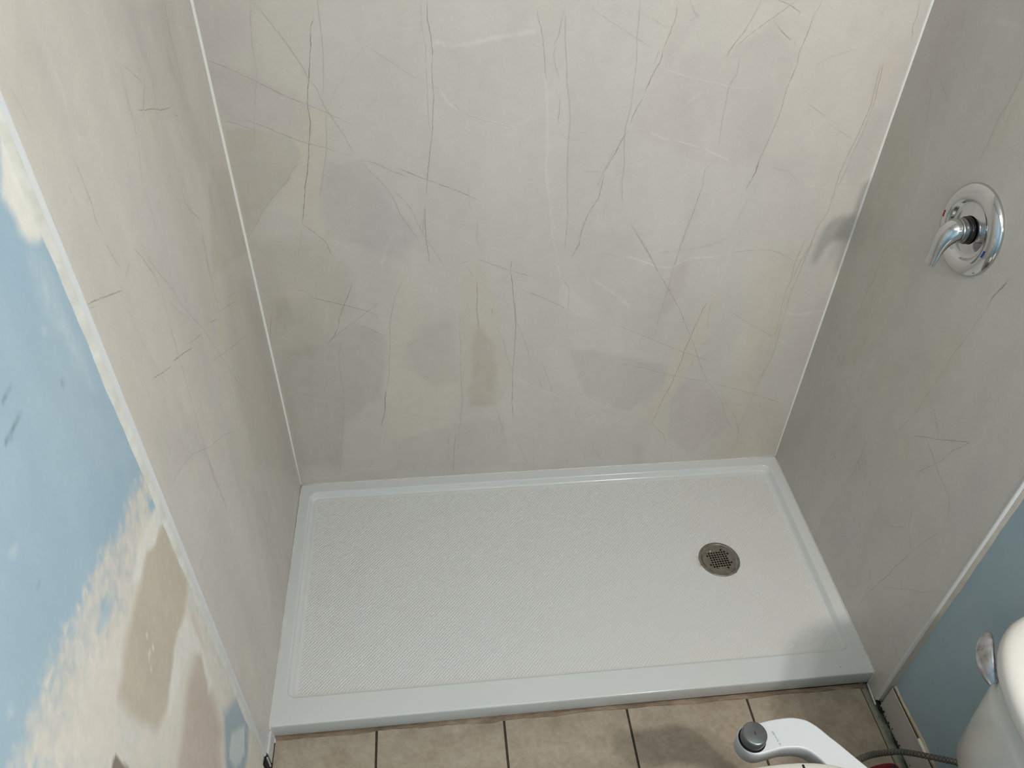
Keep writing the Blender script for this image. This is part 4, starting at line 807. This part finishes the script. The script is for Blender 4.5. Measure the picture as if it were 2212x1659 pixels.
# ragged brown bed left along the kerb
rng = random.Random(3); vs = []; fs = []; K = 150
for i in range(K + 1):
    x = .0 + 1.506 * i / K; hump = .0022 * math.sin(x * 13) + .0016 * math.sin(x * 37 + 1) + rng.uniform(-.0007, .0007)
    wd_ = .0052 + hump * .8 + (.0025 if .35 < x < .55 else 0)
    vs += [(x, -.762, .0035), (x, -.7675, .0035 + rng.uniform(0, .0012)), (x, -.7680 - wd_ * .55, .0024 + rng.uniform(0, .0008)), (x, -.7680 - wd_, .0003)]
for i in range(K):
    for j in range(3): fs.append((i * 4 + j, i * 4 + j + 1, i * 4 + 5 + j, i * 4 + 4 + j))
o = pyd('sealant_bed', vs, fs, fl, 'brown_sealant'); o['label'] = 'ragged brown sealant along the kerb foot'

# --- baseboard on the right wall
bb = from_bm('baseboard_right', box_bm(1.5262, 1.531, ROOM, -.823, -.002, .0925), None, 'baseboard_paint', bevel=.001)
tag(bb, 'chipped off-white baseboard under the blue wall beside the toilet', 'baseboard', 'structure')
from_bm('gap', box_bm(1.5275, 1.5318, ROOM, -.826, .0925, .0965), bb, 'brown_gap')
vs = []; fs = []; K = 110; rng = random.Random(8)
for i in range(K + 1):
    y = -.824 - i * 1.2 / K; w_ = .0095 + .003 * math.sin(y * 31) + rng.uniform(-.0012, .0012)
    vs += [(1.5318, y, .0955), (1.5285, y, .0965), (1.5282, y, .0965 + w_ * .6), (1.5325, y, .0965 + w_)]
for i in range(K):
    for j in range(3): fs.append((i * 4 + j, i * 4 + j + 1, i * 4 + 5 + j, i * 4 + 4 + j))
o = pyd('caulk_line', vs, fs, bb, 'old_caulk'); o['label'] = 'yellowed caulk line along the top'
L = sweep(smooth_path([(1.527, -.955, .098), (1.525, -.968, .101), (1.5255, -.982, .100), (1.527, -.992, .097)], 4), circ(.0042, 8), radii=None)
pyd('caulk_lump', L[0], L[1], bb, 'caulk', True)
def clot(bm, c_, r_):
    mtx = Matrix.Translation(c_) @ Matrix.Diagonal((r_, r_ * 1.3, r_ * .7, 1)); bmesh.ops.create_icosphere(bm, subdivisions=1, radius=1, matrix=mtx)
bm = bmesh.new(); rng = random.Random(12)
for k_ in range(34):
    y = -.828 - abs(rng.gauss(0, .06)) - .002; clot(bm, (1.5255 - abs(rng.gauss(0, .0022)), y, rng.uniform(-.001, .012) if rng.random() < .5 else -.001), rng.uniform(.0006, .0022))
o = from_bm('mould_spots', bm, bb, 'black_gap'); o['kind'] = 'stuff'
bm = bmesh.new()
for k_ in range(10): clot(bm, (1.524 + rng.uniform(-.006, .003), -.832 + rng.uniform(-.010, .004), rng.uniform(-.002, .006)), rng.uniform(.0016, .0042))
o = from_bm('rot_lump', bm, bb, 'black_gap'); o['kind'] = 'stuff'

# ================================================================== shower pan
pan = empty('shower_pan', (.76, -.38, 0)); tag(pan, 'low white rectangular shower pan with textured floor and front kerb', 'shower pan')
O = -pan.location
def quad(u_, v_):                                                                  # unit square -> true (slightly skewed) footprint
    a_ = Vector((.0014, .0006)); b_ = Vector((1.5304, .0006)); c_ = Vector((-.0042, -.7672)); d_ = Vector((1.5203, -.7631))
    return (a_ * (1 - u_) + b_ * u_) * (1 - v_) + (c_ * (1 - u_) + d_ * u_) * v_
LX, LY = 1.526, .767
def rloop(l, r, b, f, rad, z, k_=8, fz=None):
    """rounded rectangle inset from the footprint: left, right, back, front margins in metres"""
    x0, x1, y0, y1 = l / LX, 1 - r / LX, b / LY, 1 - f / LY; out = []
    rx, ry = rad / LX, rad / LY
    for cx, cy, a0 in ((x0 + rx, y0 + ry, 180), (x1 - rx, y0 + ry, 270), (x1 - rx, y1 - ry, 0), (x0 + rx, y1 - ry, 90)):
        for i in range(k_ + 1):
            a_ = math.radians(a0 + 90 * i / k_); p_ = quad(cx + rx * math.cos(a_), cy + ry * math.sin(a_)); out.append(Vector((p_.x, p_.y, z)) + O)
    return out
H = .060; FB, FR_ = .0695, .0695
loops = [rloop(.001, .001, .001, .0045, .0006, 0.0), rloop(.0, .0, .0, .0012, .0006, .010), rloop(0, 0, 0, 0, .0006, H - .010), rloop(0, 0, 0, .0, .0006, H - .006), rloop(0, 0, 0, .0004, .0008, H - .0022),
         rloop(.0, .0, 0, .0013, .001, H - .0006), rloop(.001, .001, .001, .0028, .002, H), rloop(.004, .004, .004, .0058, .004, H)]
# rim -> basin: rounded lip, straight slope, fillet
def slope(d, dz, kl=1., kr=1., kb=1., kf=1.): return rloop(.0290 + d * kl, .0305 + d * kr, .0335 + d * kb, .0670 + d * kf, max(.028 - d * .6, .012), H - dz)
loops += [slope(-.003, 0), slope(0, 0), slope(.0010, .0002), slope(.0020, .0009), slope(.0028, .0020), slope(.0033, .0030),
          slope(.0090, .0130, .55, 1.1, 1., .45), slope(.0098, .0145, .6, 1.1, 1., .5), slope(.0112, .0162, .7, 1.1, 1., .6), slope(.0132, .0174, .8, 1.1, 1., .7), slope(.0160, .0180, 1, 1.1, 1., .8), slope(.0190, .0180, 1, 1.1, 1., .8)]
vs, fs = loft(loops, True, False)
body = pyd('pan_body', vs, fs, pan, 'white_acrylic', True)
fsm = body.data
# basin floor falling to the drain
DC = Vector((1.2312, -.3712)); DR = .0590
inner = slope(.0188, .0180, 1, 1.1, 1., .8); L = [inner]; zd = H - .0207
for t, in ((.15,), (.4,), (.65,), (.85,), (.95,), (.985,), (1.,)):
    ring = []
    for p_ in inner:
        q = Vector((p_.x - O.x, p_.y - O.y)); d = (q - DC); e = DC + d.normalized() * (DR + .002); r2 = q.lerp(e, t)
        z = (H - .018) + (zd - (H - .018)) * t; ring.append(Vector((r2.x, r2.y, z)) + O)
    L.append(ring)
L.append([Vector((DC.x + (v.x - O.x - DC.x) * .985, DC.y + (v.y - O.y - DC.y) * .985, zd - .004)) + O for v in L[-1]])
vs, fs = loft(L, False, False)
tf = pyd('textured_floor', [v - O for v in vs], fs, pan, 'ribbed_acrylic', True); tf.location = O; tf['label'] = 'floor of the pan with fine diagonal non-slip ridges'
# caulk round the pan
def bead(name, pts, r0, parent, off, m='caulk', seed=0):
    rng = random.Random(seed); pth = []
    for a_, b_ in zip(pts[:-1], pts[1:]):
        for i in range(24): pth.append(Vector(a_).lerp(Vector(b_), i / 24))
    pth.append(Vector(pts[-1])); vs, fs = sweep([p_ + off for p_ in pth], circ(r0, 8), radii=[rng.uniform(.8, 1.15) for _ in pth])
    return pyd(name, vs, fs, parent, m, True)
c4 = [quad(*q) for q in ((0, 1), (0, 0), (1, 0), (1, 1))]
bead('caulk_bead', [(c4[0].x + .0008, c4[0].y, H), (c4[1].x + .001, c4[1].y - .001, H)], .0022, pan, O, seed=1)
bead('caulk_bead', [(c4[1].x + .001, c4[1].y - .001, H), (c4[2].x - .001, c4[2].y - .001, H)], .0030, pan, O, seed=2)
bead('caulk_bead', [(c4[2].x, c4[2].y - .001, H), (c4[3].x - .0008, c4[3].y, H)], .0024, pan, O, seed=3)
bead('caulk_bead', [(c4[3].x - .0005, c4[3].y - .001, H - .004), (c4[3].x - .001, c4[3].y - .0015, .002), (c4[3].x - .005, -.82, .002)], .0025, pan, O, seed=4)
bead('caulk_bead', [(c4[0].x + .0015, c4[0].y - .001, H - .004), (c4[0].x + .004, c4[0].y - .002, .003), (c4[0].x + .006, c4[0].y - .012, .003)], .0028, pan, O, seed=5)
# drain
dr = empty('drain', (DC.x, DC.y, zd)); dr.parent = pan; dr.location = Vector((DC.x, DC.y, zd)) + O; dr['label'] = 'round brushed steel drain'
vs, fs = lathe([(DR, -.006), (DR + .0008, .0008), (DR, .0022), (DR - .0045, .0028), (DR - .0075, .0016), (DR - .0082, -.0006), (DR - .0082, -.006)], (0, 0, 0), (0, 0, 1), 64)
pyd('flange', vs, fs, dr, 'brushed_steel', True)
vs, fs = lathe([(DR, -.030), (DR - .004, -.014), (.001, -.014)], (0, 0, 0), (0, 0, 1), 48); pyd('cup', vs, fs, dr, 'drain_silt', True)
# strainer plate with real openings: mark grid cells as holes
R0 = DR - .0088; cell = .00268; ncell = 19; rot = math.radians(-3)
holes = set(); hp = {-7: [], }
for a_ in range(-4, 5):
    for b_ in range(-4, 5):
        if max(abs(a_), abs(b_)) == 4 and (a_ + b_) % 2: continue
        if abs(a_) == 4 and abs(b_) == 4: continue
        if (abs(a_) == 4 and abs(b_) in (0,)) or (abs(b_) == 4 and abs(a_) in (0,)): continue
        holes.add((a_, b_))
bm = bmesh.new(); half = .0026; pitch = .0078; E_ = []
cuts = sorted({round(k_ * pitch + s_ * half, 6) for k_ in range(-4, 5) for s_ in (-1, 1)} | {-.0352, .0352})
gv = {}
def V_(x, y):
    k_ = (round(x, 6), round(y, 6))
    if k_ not in gv: gv[k_] = bm.verts.new((x, y, 0))
    return gv[k_]
for i in range(len(cuts) - 1):
    for j in range(len(cuts) - 1):
        cx, cy = (cuts[i] + cuts[i + 1]) / 2, (cuts[j] + cuts[j + 1]) / 2
        ii, jj = cx / pitch, cy / pitch
        if abs(ii - round(ii)) < .05 and abs(jj - round(jj)) < .05 and (round(ii), round(jj)) in holes: continue
        bm.faces.new([V_(cuts[i], cuts[j]), V_(cuts[i + 1], cuts[j]), V_(cuts[i + 1], cuts[j + 1]), V_(cuts[i], cuts[j + 1])])
# outer annulus joined to the square
sq = [V_(x, -.0352) for x in cuts] + [V_(.0352, y) for y in cuts[1:]] + [V_(x, .0352) for x in reversed(cuts[:-1])] + [V_(-.0352, y) for y in reversed(cuts[1:-1])]
rg = []
for v in sq:
    a_ = math.atan2(v.co.y, v.co.x); rg.append(bm.verts.new((R0 * math.cos(a_), R0 * math.sin(a_), 0)))
for i in range(len(sq)):
    k_ = (i + 1) % len(sq); bm.faces.new([sq[i], rg[i], rg[k_], sq[k_]])
o = from_bm('strainer', bm, dr, 'brushed_steel'); o.location = (0, 0, .0010); o.rotation_euler = (0, 0, math.radians(4)); so = o.modifiers.new('thick', 'SOLIDIFY'); so.thickness = .0016
# little pieces of dirt on the pan
bm = bmesh.new(); rng = random.Random(21)
for x, y, r2 in [(1.4527, -0.0805, 0.0012), (1.4602, -0.6571, 0.0011), (1.2720, -0.5914, 0.0008), (0.0599, -0.5754, 0.0010), (1.0358, -0.4678, 0.0007), (0.3508, -0.4382, 0.0007), (1.4373, -0.7413, 0.0013), (0.0449, -0.7538, 0.0007), (0.3535, -0.7388, 0.0006)]: clot(bm, (x + O.x, y + O.y, H - .0002 if y < -.70 else H - .018 - .004), r2)
o = from_bm('dirt_specks', bm, pan, 'drain_silt'); o['kind'] = 'stuff'

# ================================================================== shower valve on the right sheet
VC = Vector((W - .0005, -.398, 1.142)); vv = empty('shower_valve', VC); tag(vv, 'round chrome shower valve with curved lever on the right marble-print wall', 'shower valve')
AX = (-1, 0, 0)
vs, fs = lathe([(.0935, -.004), (.0942, .0015), (.0935, .0050), (.0905, .0095), (.0840, .0140), (.0760, .0168), (.0680, .0168), (.0625, .0148), (.0590, .0108), (.0570, .0062), (.0545, .0040), (.0480, .0044), (.0380, .0064), (.0300, .0078), (.0265, .0080), (.0262, .0020)], (0, 0, 0), AX, 72)
pyd('escutcheon', vs, fs, vv, 'chrome', True)
vs, fs = lathe([(.0200, .004), (.0268, .0080), (.0278, .0105), (.0278, .0150), (.0262, .0172), (.0200, .0175)], (0, 0, 0), AX, 40); pyd('collar', vs, fs, vv, 'black_rubber', True)
vs, fs = lathe([(.0150, .014), (.0240, .0172), (.0248, .0180), (.0250, .0300), (.0247, .0320), (.0240, .0330), (.001, .034)], (0, 0, 0), AX, 40); pyd('hub', vs, fs, vv, 'soft_chrome', True)
pth = smooth_path([(-.028, 0, 0), (-.037, .000, -.001), (-.047, .000, -.010), (-.0545, -.001, -.024), (-.0585, -.002, -.040), (-.0610, -.003, -.056), (-.0635, -.004, -.072), (-.0645, -.004, -.0765)], 5)
n_ = len(pth); L = []
wid = [.0245, .0245, .0230, .0195, .0172, .0164, .0158, .0100]; thk = [.0242, .0240, .0205, .0150, .0108, .0082, .0064, .0040]
for i, p_ in enumerate(pth):
    s_ = i / (n_ - 1) * 7; k_ = min(int(s_), 6); f_ = s_ - k_; w_ = wid[k_] * (1 - f_) + wid[k_ + 1] * f_; t_ = thk[k_] * (1 - f_) + thk[k_ + 1] * f_
    d = (pth[min(i + 1, n_ - 1)] - pth[max(i - 1, 0)]).normalized(); b_ = d.cross(Vector((0, 1, 0))).normalized()
    L.append([p_ + Vector((0, 1, 0)) * (w_ * math.cos(a_)) + b_ * (t_ * math.sin(a_)) for a_ in [2 * PI * j / 28 for j in range(28)]])
vs, fs = loft(L); pyd('lever', vs, fs, vv, 'chrome', True)
def mark(name, ang, m):
    vs = []; K = 6
    for i in range(K + 1):
        a_ = math.radians(ang - 5.5 + 11 * i / K)
        for rr, hh in ((.0748, .0176), (.0785, .0170)): vs.append((-hh, rr * math.cos(a_), rr * math.sin(a_)))
    return pyd(name, vs, [(2 * i, 2 * i + 1, 2 * i + 3, 2 * i + 2) for i in range(K)], vv, m)
mark('red_mark', -3, 'red_mark'); mark('blue_mark', 187, 'blue_mark')

# ================================================================== toilet (tank against the right wall)
TY = -1.260
toi = empty('toilet', (1.2, TY, 0)); tag(toi, 'white two-piece toilet with its tank against the right blue wall', 'toilet'); TO = -toi.location
def dloop(xb, a_, b_, z, p_=2.5, k_=40, cy=TY):
    """D shape: flat at the wall x=xb, bowed towards -x"""
    out = []
    for i in range(k_ + 1):
        t = -PI / 2 + PI * i / k_; c_, s_ = math.cos(t), math.sin(t)
        out.append(Vector((xb - a_ * abs(c_) ** (2 / p_), cy + b_ * math.copysign(abs(s_) ** (2 / p_), s_), z)) + TO)
    return out
tz = [(.375, .100, .172), (.385, .118, .187), (.41, .130, .195), (.50, .139, .203), (.60, .146, .212), (.692, .151, .220)]
vs, fs = loft([dloop(1.512, a_, b_, z, 3.0) for z, a_, b_ in tz]); o = pyd('tank', vs, fs, toi, 'porcelain', True)
lz = [(.692, .172, .242), (.696, .179, .249), (.705, .1835, .2535), (.722, .1845, .2545), (.731, .1805, .2510), (.737, .1730, .2440), (.7405, .162, .234), (.7415, .14, .21)]
vs, fs = loft([dloop(1.518, a_, b_, z, 2.5) for z, a_, b_ in lz]); pyd('tank_lid', vs, fs, toi, 'porcelain', True)
# flush lever at the front corner of the tank
fp = smooth_path([(1.3869, -1.0908, 0.6450), (1.3841, -1.0828, 0.6500), (1.3832, -1.0677, 0.6580), (1.3870, -1.0490, 0.6640), (1.3957, -1.0310, 0.6680), (1.4127, -1.0064, 0.6680)], 5)
n_ = len(fp); L = []
for i, p_ in enumerate(fp):
    s_ = i / (n_ - 1); w_ = .0185 * math.sin(PI * (.13 + .62 * s_)) ** .8; w_ *= (1 if s_ < .8 else math.sqrt(max(.06, 1 - ((s_ - .8) / .2) ** 2))); t_ = (.0095 - .0045 * s_) * (1 if s_ < .8 else math.sqrt(max(.06, 1 - ((s_ - .8) / .2) ** 2)))
    d = (fp[min(i + 1, n_ - 1)] - fp[max(i - 1, 0)]).normalized(); outw = Vector((-.75, .45, .5)).normalized(); a2 = d.cross(outw).normalized(); b2 = a2.cross(d).normalized()
    L.append([p_ + TO + a2 * (w_ * math.cos(a_)) + b2 * (t_ * math.sin(a_)) for a_ in [2 * PI * j / 20 for j in range(20)]])
vs, fs = loft(L); o = pyd('flush_lever', vs, fs, toi, 'worn_chrome', True); o['label'] = 'worn chrome flush lever at the tank corner'
vs, fs = lathe([(.014, 0), (.014, .006), (.010, .010), (.007, .022)], Vector((1.4081, -1.0795, 0.6400)) + TO, (-.75, .5, .3), 20); pyd('lever_boss', vs, fs, toi, 'black_rubber', True)
# bowl
def oval(cx, ax_, ay, z, p_=2.2, k_=48, back=1.):
    out = []
    for i in range(k_):
        t = 2 * PI * i / k_; c_, s_ = math.cos(t), math.sin(t); a_ = ax_ * (back if c_ > 0 else 1)
        out.append(Vector((cx + a_ * math.copysign(abs(c_) ** (2 / p_), c_), TY + ay * math.copysign(abs(s_) ** (2 / p_), s_), z)) + TO)
    return out
bl_ = [(1.16, .26, .105, 0), (1.16, .262, .108, .02), (1.15, .25, .10, .08), (1.12, .25, .105, .17), (1.08, .26, .118, .27), (1.04, .275, .130, .34), (1.02, .285, .136, .385), (1.02, .287, .140, .405), (1.02, .282, .135, .412), (1.02, .24, .105, .412), (1.01, .21, .09, .36), (1.0, .13, .07, .25)]
vs, fs = loft([oval(cx, ax_, ay, z, 2.3) for cx, ax_, ay, z in bl_]); pyd('bowl', vs, fs, toi, 'porcelain', True)
vs, fs = loft([dloop(1.46, .20, .09, .30, 4), dloop(1.46, .20, .105, .36, 4), dloop(1.46, .20, .105, .385, 4)]); pyd('tank_shelf', vs, fs, toi, 'porcelain', True)
sl_ = [(.414, .260, .143), (.420, .266, .1475), (.436, .2665, .1480), (.443, .262, .144), (.4455, .24, .125)]
vs, fs = loft([oval(1.045, ax_ * .98, ay, z, 2.25, back=.78) for z, ax_, ay in [(.414, .262, .143), (.4165, .268, .1470), (.4240, .2685, .1475), (.4265, .264, .144)]]); pyd('seat', vs, fs, toi, 'seat_plastic', True)
vs, fs = loft([oval(1.045, ax_, ay, z, 2.25, back=.78) for z, ax_, ay in [(.4285, .264, .1445), (.4310, .270, .1480), (.4370, .2705, .1480), (.4420, .266, .1445), (.4440, .25, .130), (.4450, .17, .08)]]); pyd('seat_lid', vs, fs, toi, 'seat_plastic', True)
for s_ in (-1, 1):
    vs, fs = lathe([(.014, -.03), (.014, .03)], Vector((1.238, TY + s_ * .060, .428)) + TO, (0, 1, 0), 16); pyd('hinge', vs, fs, toi, 'seat_plastic', True)
from_bm('lid_slot', box_bm(1.0795 + TO.x, 1.0835 + TO.x, -1.160 + TO.y, -1.1195 + TO.y, .4310, .4449), toi, 'black_gap', bevel=.0008)['label'] = 'narrow dark slot at the lid rim'

# ================================================================== bidet attachment with its control arm
bz = .428; bd = empty('bidet_attachment', (1.1, -1.08, bz)); tag(bd, 'white bidet attachment with grey control knob beside the toilet seat', 'bidet attachment'); BO = -bd.location
ol = [(1.0329, -1.0263), (1.0576, -1.023), (1.0914, -1.0214), (1.1113, -1.0241), (1.1303, -1.0315), (1.1463, -1.046), (1.1597, -1.0637), (1.1733, -1.0803), (1.1869, -1.0985), (1.2128, -1.133), (1.2317, -1.161), (1.2364, -1.1885), (1.201, -1.1973), (1.1672, -1.1739), (1.1432, -1.1359), (1.1272, -1.1087), (1.1175, -1.0965), (1.1057, -1.0866), (1.0874, -1.0813), (1.06, -1.0806), (1.0356, -1.0845), (1.0117, -1.0875), (0.9966, -1.0835), (0.9856, -1.0728), (0.9803, -1.058), (0.9824, -1.0429), (0.9931, -1.0329), (1.0098, -1.0279)]
pts = [Vector((x, y)) for x, y in ol]
pp = smooth_path([Vector((p_.x, p_.y, 0)) for p_ in pts + [pts[0]]], 4)[:-1]
def arm_loop(ins, z):
    n_ = len(pp); out = []
    for i in range(n_):
        t = (pp[(i + 1) % n_] - pp[i - 1]).normalized(); nn = Vector((t.y, -t.x, 0)); q = pp[i] - nn * ins * SG
        out.append(Vector((q.x, q.y, z)) + BO)
    return out
A_ = sum(pp[i - 1].x * pp[i].y - pp[i].x * pp[i - 1].y for i in range(len(pp))); SG = 1 if A_ > 0 else -1
vs, fs = loft([arm_loop(.004, bz - .044), arm_loop(.0015, bz - .041), arm_loop(.0, bz - .006), arm_loop(.0006, bz - .002), arm_loop(.002, bz - .0004), arm_loop(.0035, bz)])
o = pyd('control_arm', vs, fs, bd, 'bidet_plastic', False)
for p_ in o.data.polygons: p_.use_smooth = len(p_.vertices) == 4
from_bm('mounting_plate', box_bm(1.125 + BO.x, 1.195 + BO.x, -1.385 + BO.y, -1.135 + BO.y, .4125 + BO.z, .4160 + BO.z), bd, 'bidet_plastic', bevel=.001)
KX = Vector((1.0076, -1.0579, bz)) + BO
vs, fs = lathe([(.0262, .0002), (.0262, .0010), (.0245, .0012), (.0242, .0003)], KX, (0, 0, 1), 48); pyd('knob_recess', vs, fs, bd, 'black_gap', True)
vs, fs = lathe([(.0235, -.001), (.0240, .004), (.0238, .0235), (.0226, .0258), (.0205, .0266), (.001, .0268)], KX, (0, 0, 1), 48)
o = pyd('knob', vs, fs, bd, 'knob_metal', True); o['label'] = 'round grey metallic control knob'
bm = box_bm(KX.x - .0006, KX.x + .0006, KX.y - .0035, KX.y + .0035, KX.z + .0266, KX.z + .0272); from_bm('pointer_mark', bm, bd, 'black_gap').rotation_euler = (0, 0, 0)
def text(body, loc, rz, size, m, parent):
    cu = bpy.data.curves.new('lettering', 'FONT'); cu.body = body; cu.size = size; cu.extrude = .0001; cu.align_x = 'LEFT'
    o = bpy.data.objects.new('lettering', cu); COL.objects.link(o); o.location = loc; o.rotation_euler = (0, 0, rz); cu.materials.append(MATS[m]); o.parent = parent
    me = bpy.data.meshes.new_from_object(o.evaluated_get(bpy.context.evaluated_depsgraph_get())); q = bpy.data.objects.new('lettering', me); COL.objects.link(q)
    q.location = loc; q.rotation_euler = (0, 0, rz); q.parent = parent; bpy.data.objects.remove(o, do_unlink=True); bpy.data.curves.remove(cu); return q
tx, ty = (1.0588, -1.0662); ang = 1.8113
text('bron', Vector((tx, ty, bz + .0001)) + BO, ang, .0062, 'print_grey', bd)
text('dell', Vector((tx + .0126 * math.cos(ang), ty + .0126 * math.sin(ang), bz + .0001)) + BO, ang, .0062, 'print_blue', bd)
a_, b_ = -.0088, .0005
vs, fs = sweep([Vector((tx + a_ * math.cos(ang) - v_ * math.sin(ang), ty + a_ * math.sin(ang) + v_ * math.cos(ang), bz + .0001)) + BO for a_, v_ in ((-.0075, .0035), (-.0055, .0000), (-.0030, .0040))], circ(.0005, 6)); pyd('logo_tick', vs, fs, bd, 'print_grey')

# ================================================================== braided supply hose and red valve handle
hp_ = smooth_path([(1.1856, -1.0956, 0.3300), (1.2813, -1.0482, 0.2500), (1.3322, -1.0259, 0.2150), (1.3698, -1.0178, 0.2000), (1.4127, -1.0143, 0.1900), (1.4499, -1.0196, 0.1850), (1.4890, -1.0346, 0.1900), (1.5214, -1.0510, 0.2000), (1.5436, -1.0796, 0.2300)], 8); ho = empty('supply_hose', hp_[0]); tag(ho, 'braided grey water hose running along the right wall behind the toilet', 'hose')
vs, fs = sweep([p_ - hp_[0] for p_ in hp_], circ(.0062, 14)); pyd('braid', vs, fs, ho, 'steel_braid', True)
rngs = []
bm = bmesh.new(); n_ = len(hp_); dens = []
for i in range(n_ - 1):
    for s_ in range(3):
        dens.append((hp_[i].lerp(hp_[i + 1], s_ / 3), (hp_[i + 1] - hp_[i]).normalized()))
for sgn in (-1, 1):
    for ph in range(3):
        path = []
        for i, (p_, t) in enumerate(dens):
            a1 = t.cross(Vector((0, 0, 1))).normalized(); b1 = a1.cross(t); an = sgn * i * .42 + ph * 2 * PI / 3
            path.append(p_ - hp_[0] + a1 * (.0063 * math.cos(an)) + b1 * (.0063 * math.sin(an)))
        vs, fs = sweep(path, circ(.0005, 4)); rngs.append((vs, fs))
vs = []; fs = []
for v, f in rngs:
    b0 = len(vs); vs += v; fs += [tuple(i + b0 for i in q) for q in f]
o = pyd('braid_strands', vs, fs, ho, 'braid_dark'); o['kind'] = 'stuff'
RV = Vector((1.3514, -1.0569, 0.2000)); rv = empty('shutoff_valve', RV); tag(rv, 'shut-off valve with dark red oval handle below the control arm', 'valve')
L = []
for z, s_ in ((-.006, .90), (-.004, 1.), (.004, 1.), (.007, .92), (.008, .8)):
    L.append([Vector((.040 * s_ * math.cos(2 * PI * i / 40), .0165 * s_ * math.sin(2 * PI * i / 40) * (1 + .12 * math.cos(4 * PI * i / 40)), z)) for i in range(40)])
vs, fs = loft(L); o = pyd('handle', vs, fs, rv, 'red_plastic', True); o.rotation_euler = (0, 0, .12)
vs, fs = lathe([(.010, -.02), (.010, .009), (.007, .012), (.001, .012)], (.024, -.003, 0), (0, 0, 1), 20); pyd('stem', vs, fs, rv, 'black_rubber', True)
vs, fs = sweep([(0, 0, -.018), (0, 0, -.08), (0, 0, -RV.z)], circ(.011, 16)); pyd('stub_pipe', vs, fs, rv, 'worn_chrome', True)
vs, fs = sweep(smooth_path([(-.026, -.008, .006), (-.010, -.004, .010), (.006, -.006, .010), (.012, -.012, .009)], 4), [(.005, 0), (0, .0008), (-.005, 0), (0, -.0008)]); pyd('tag', vs, fs, rv, 'white_pvc')  # white strip modelled in place of the glint on the red handle
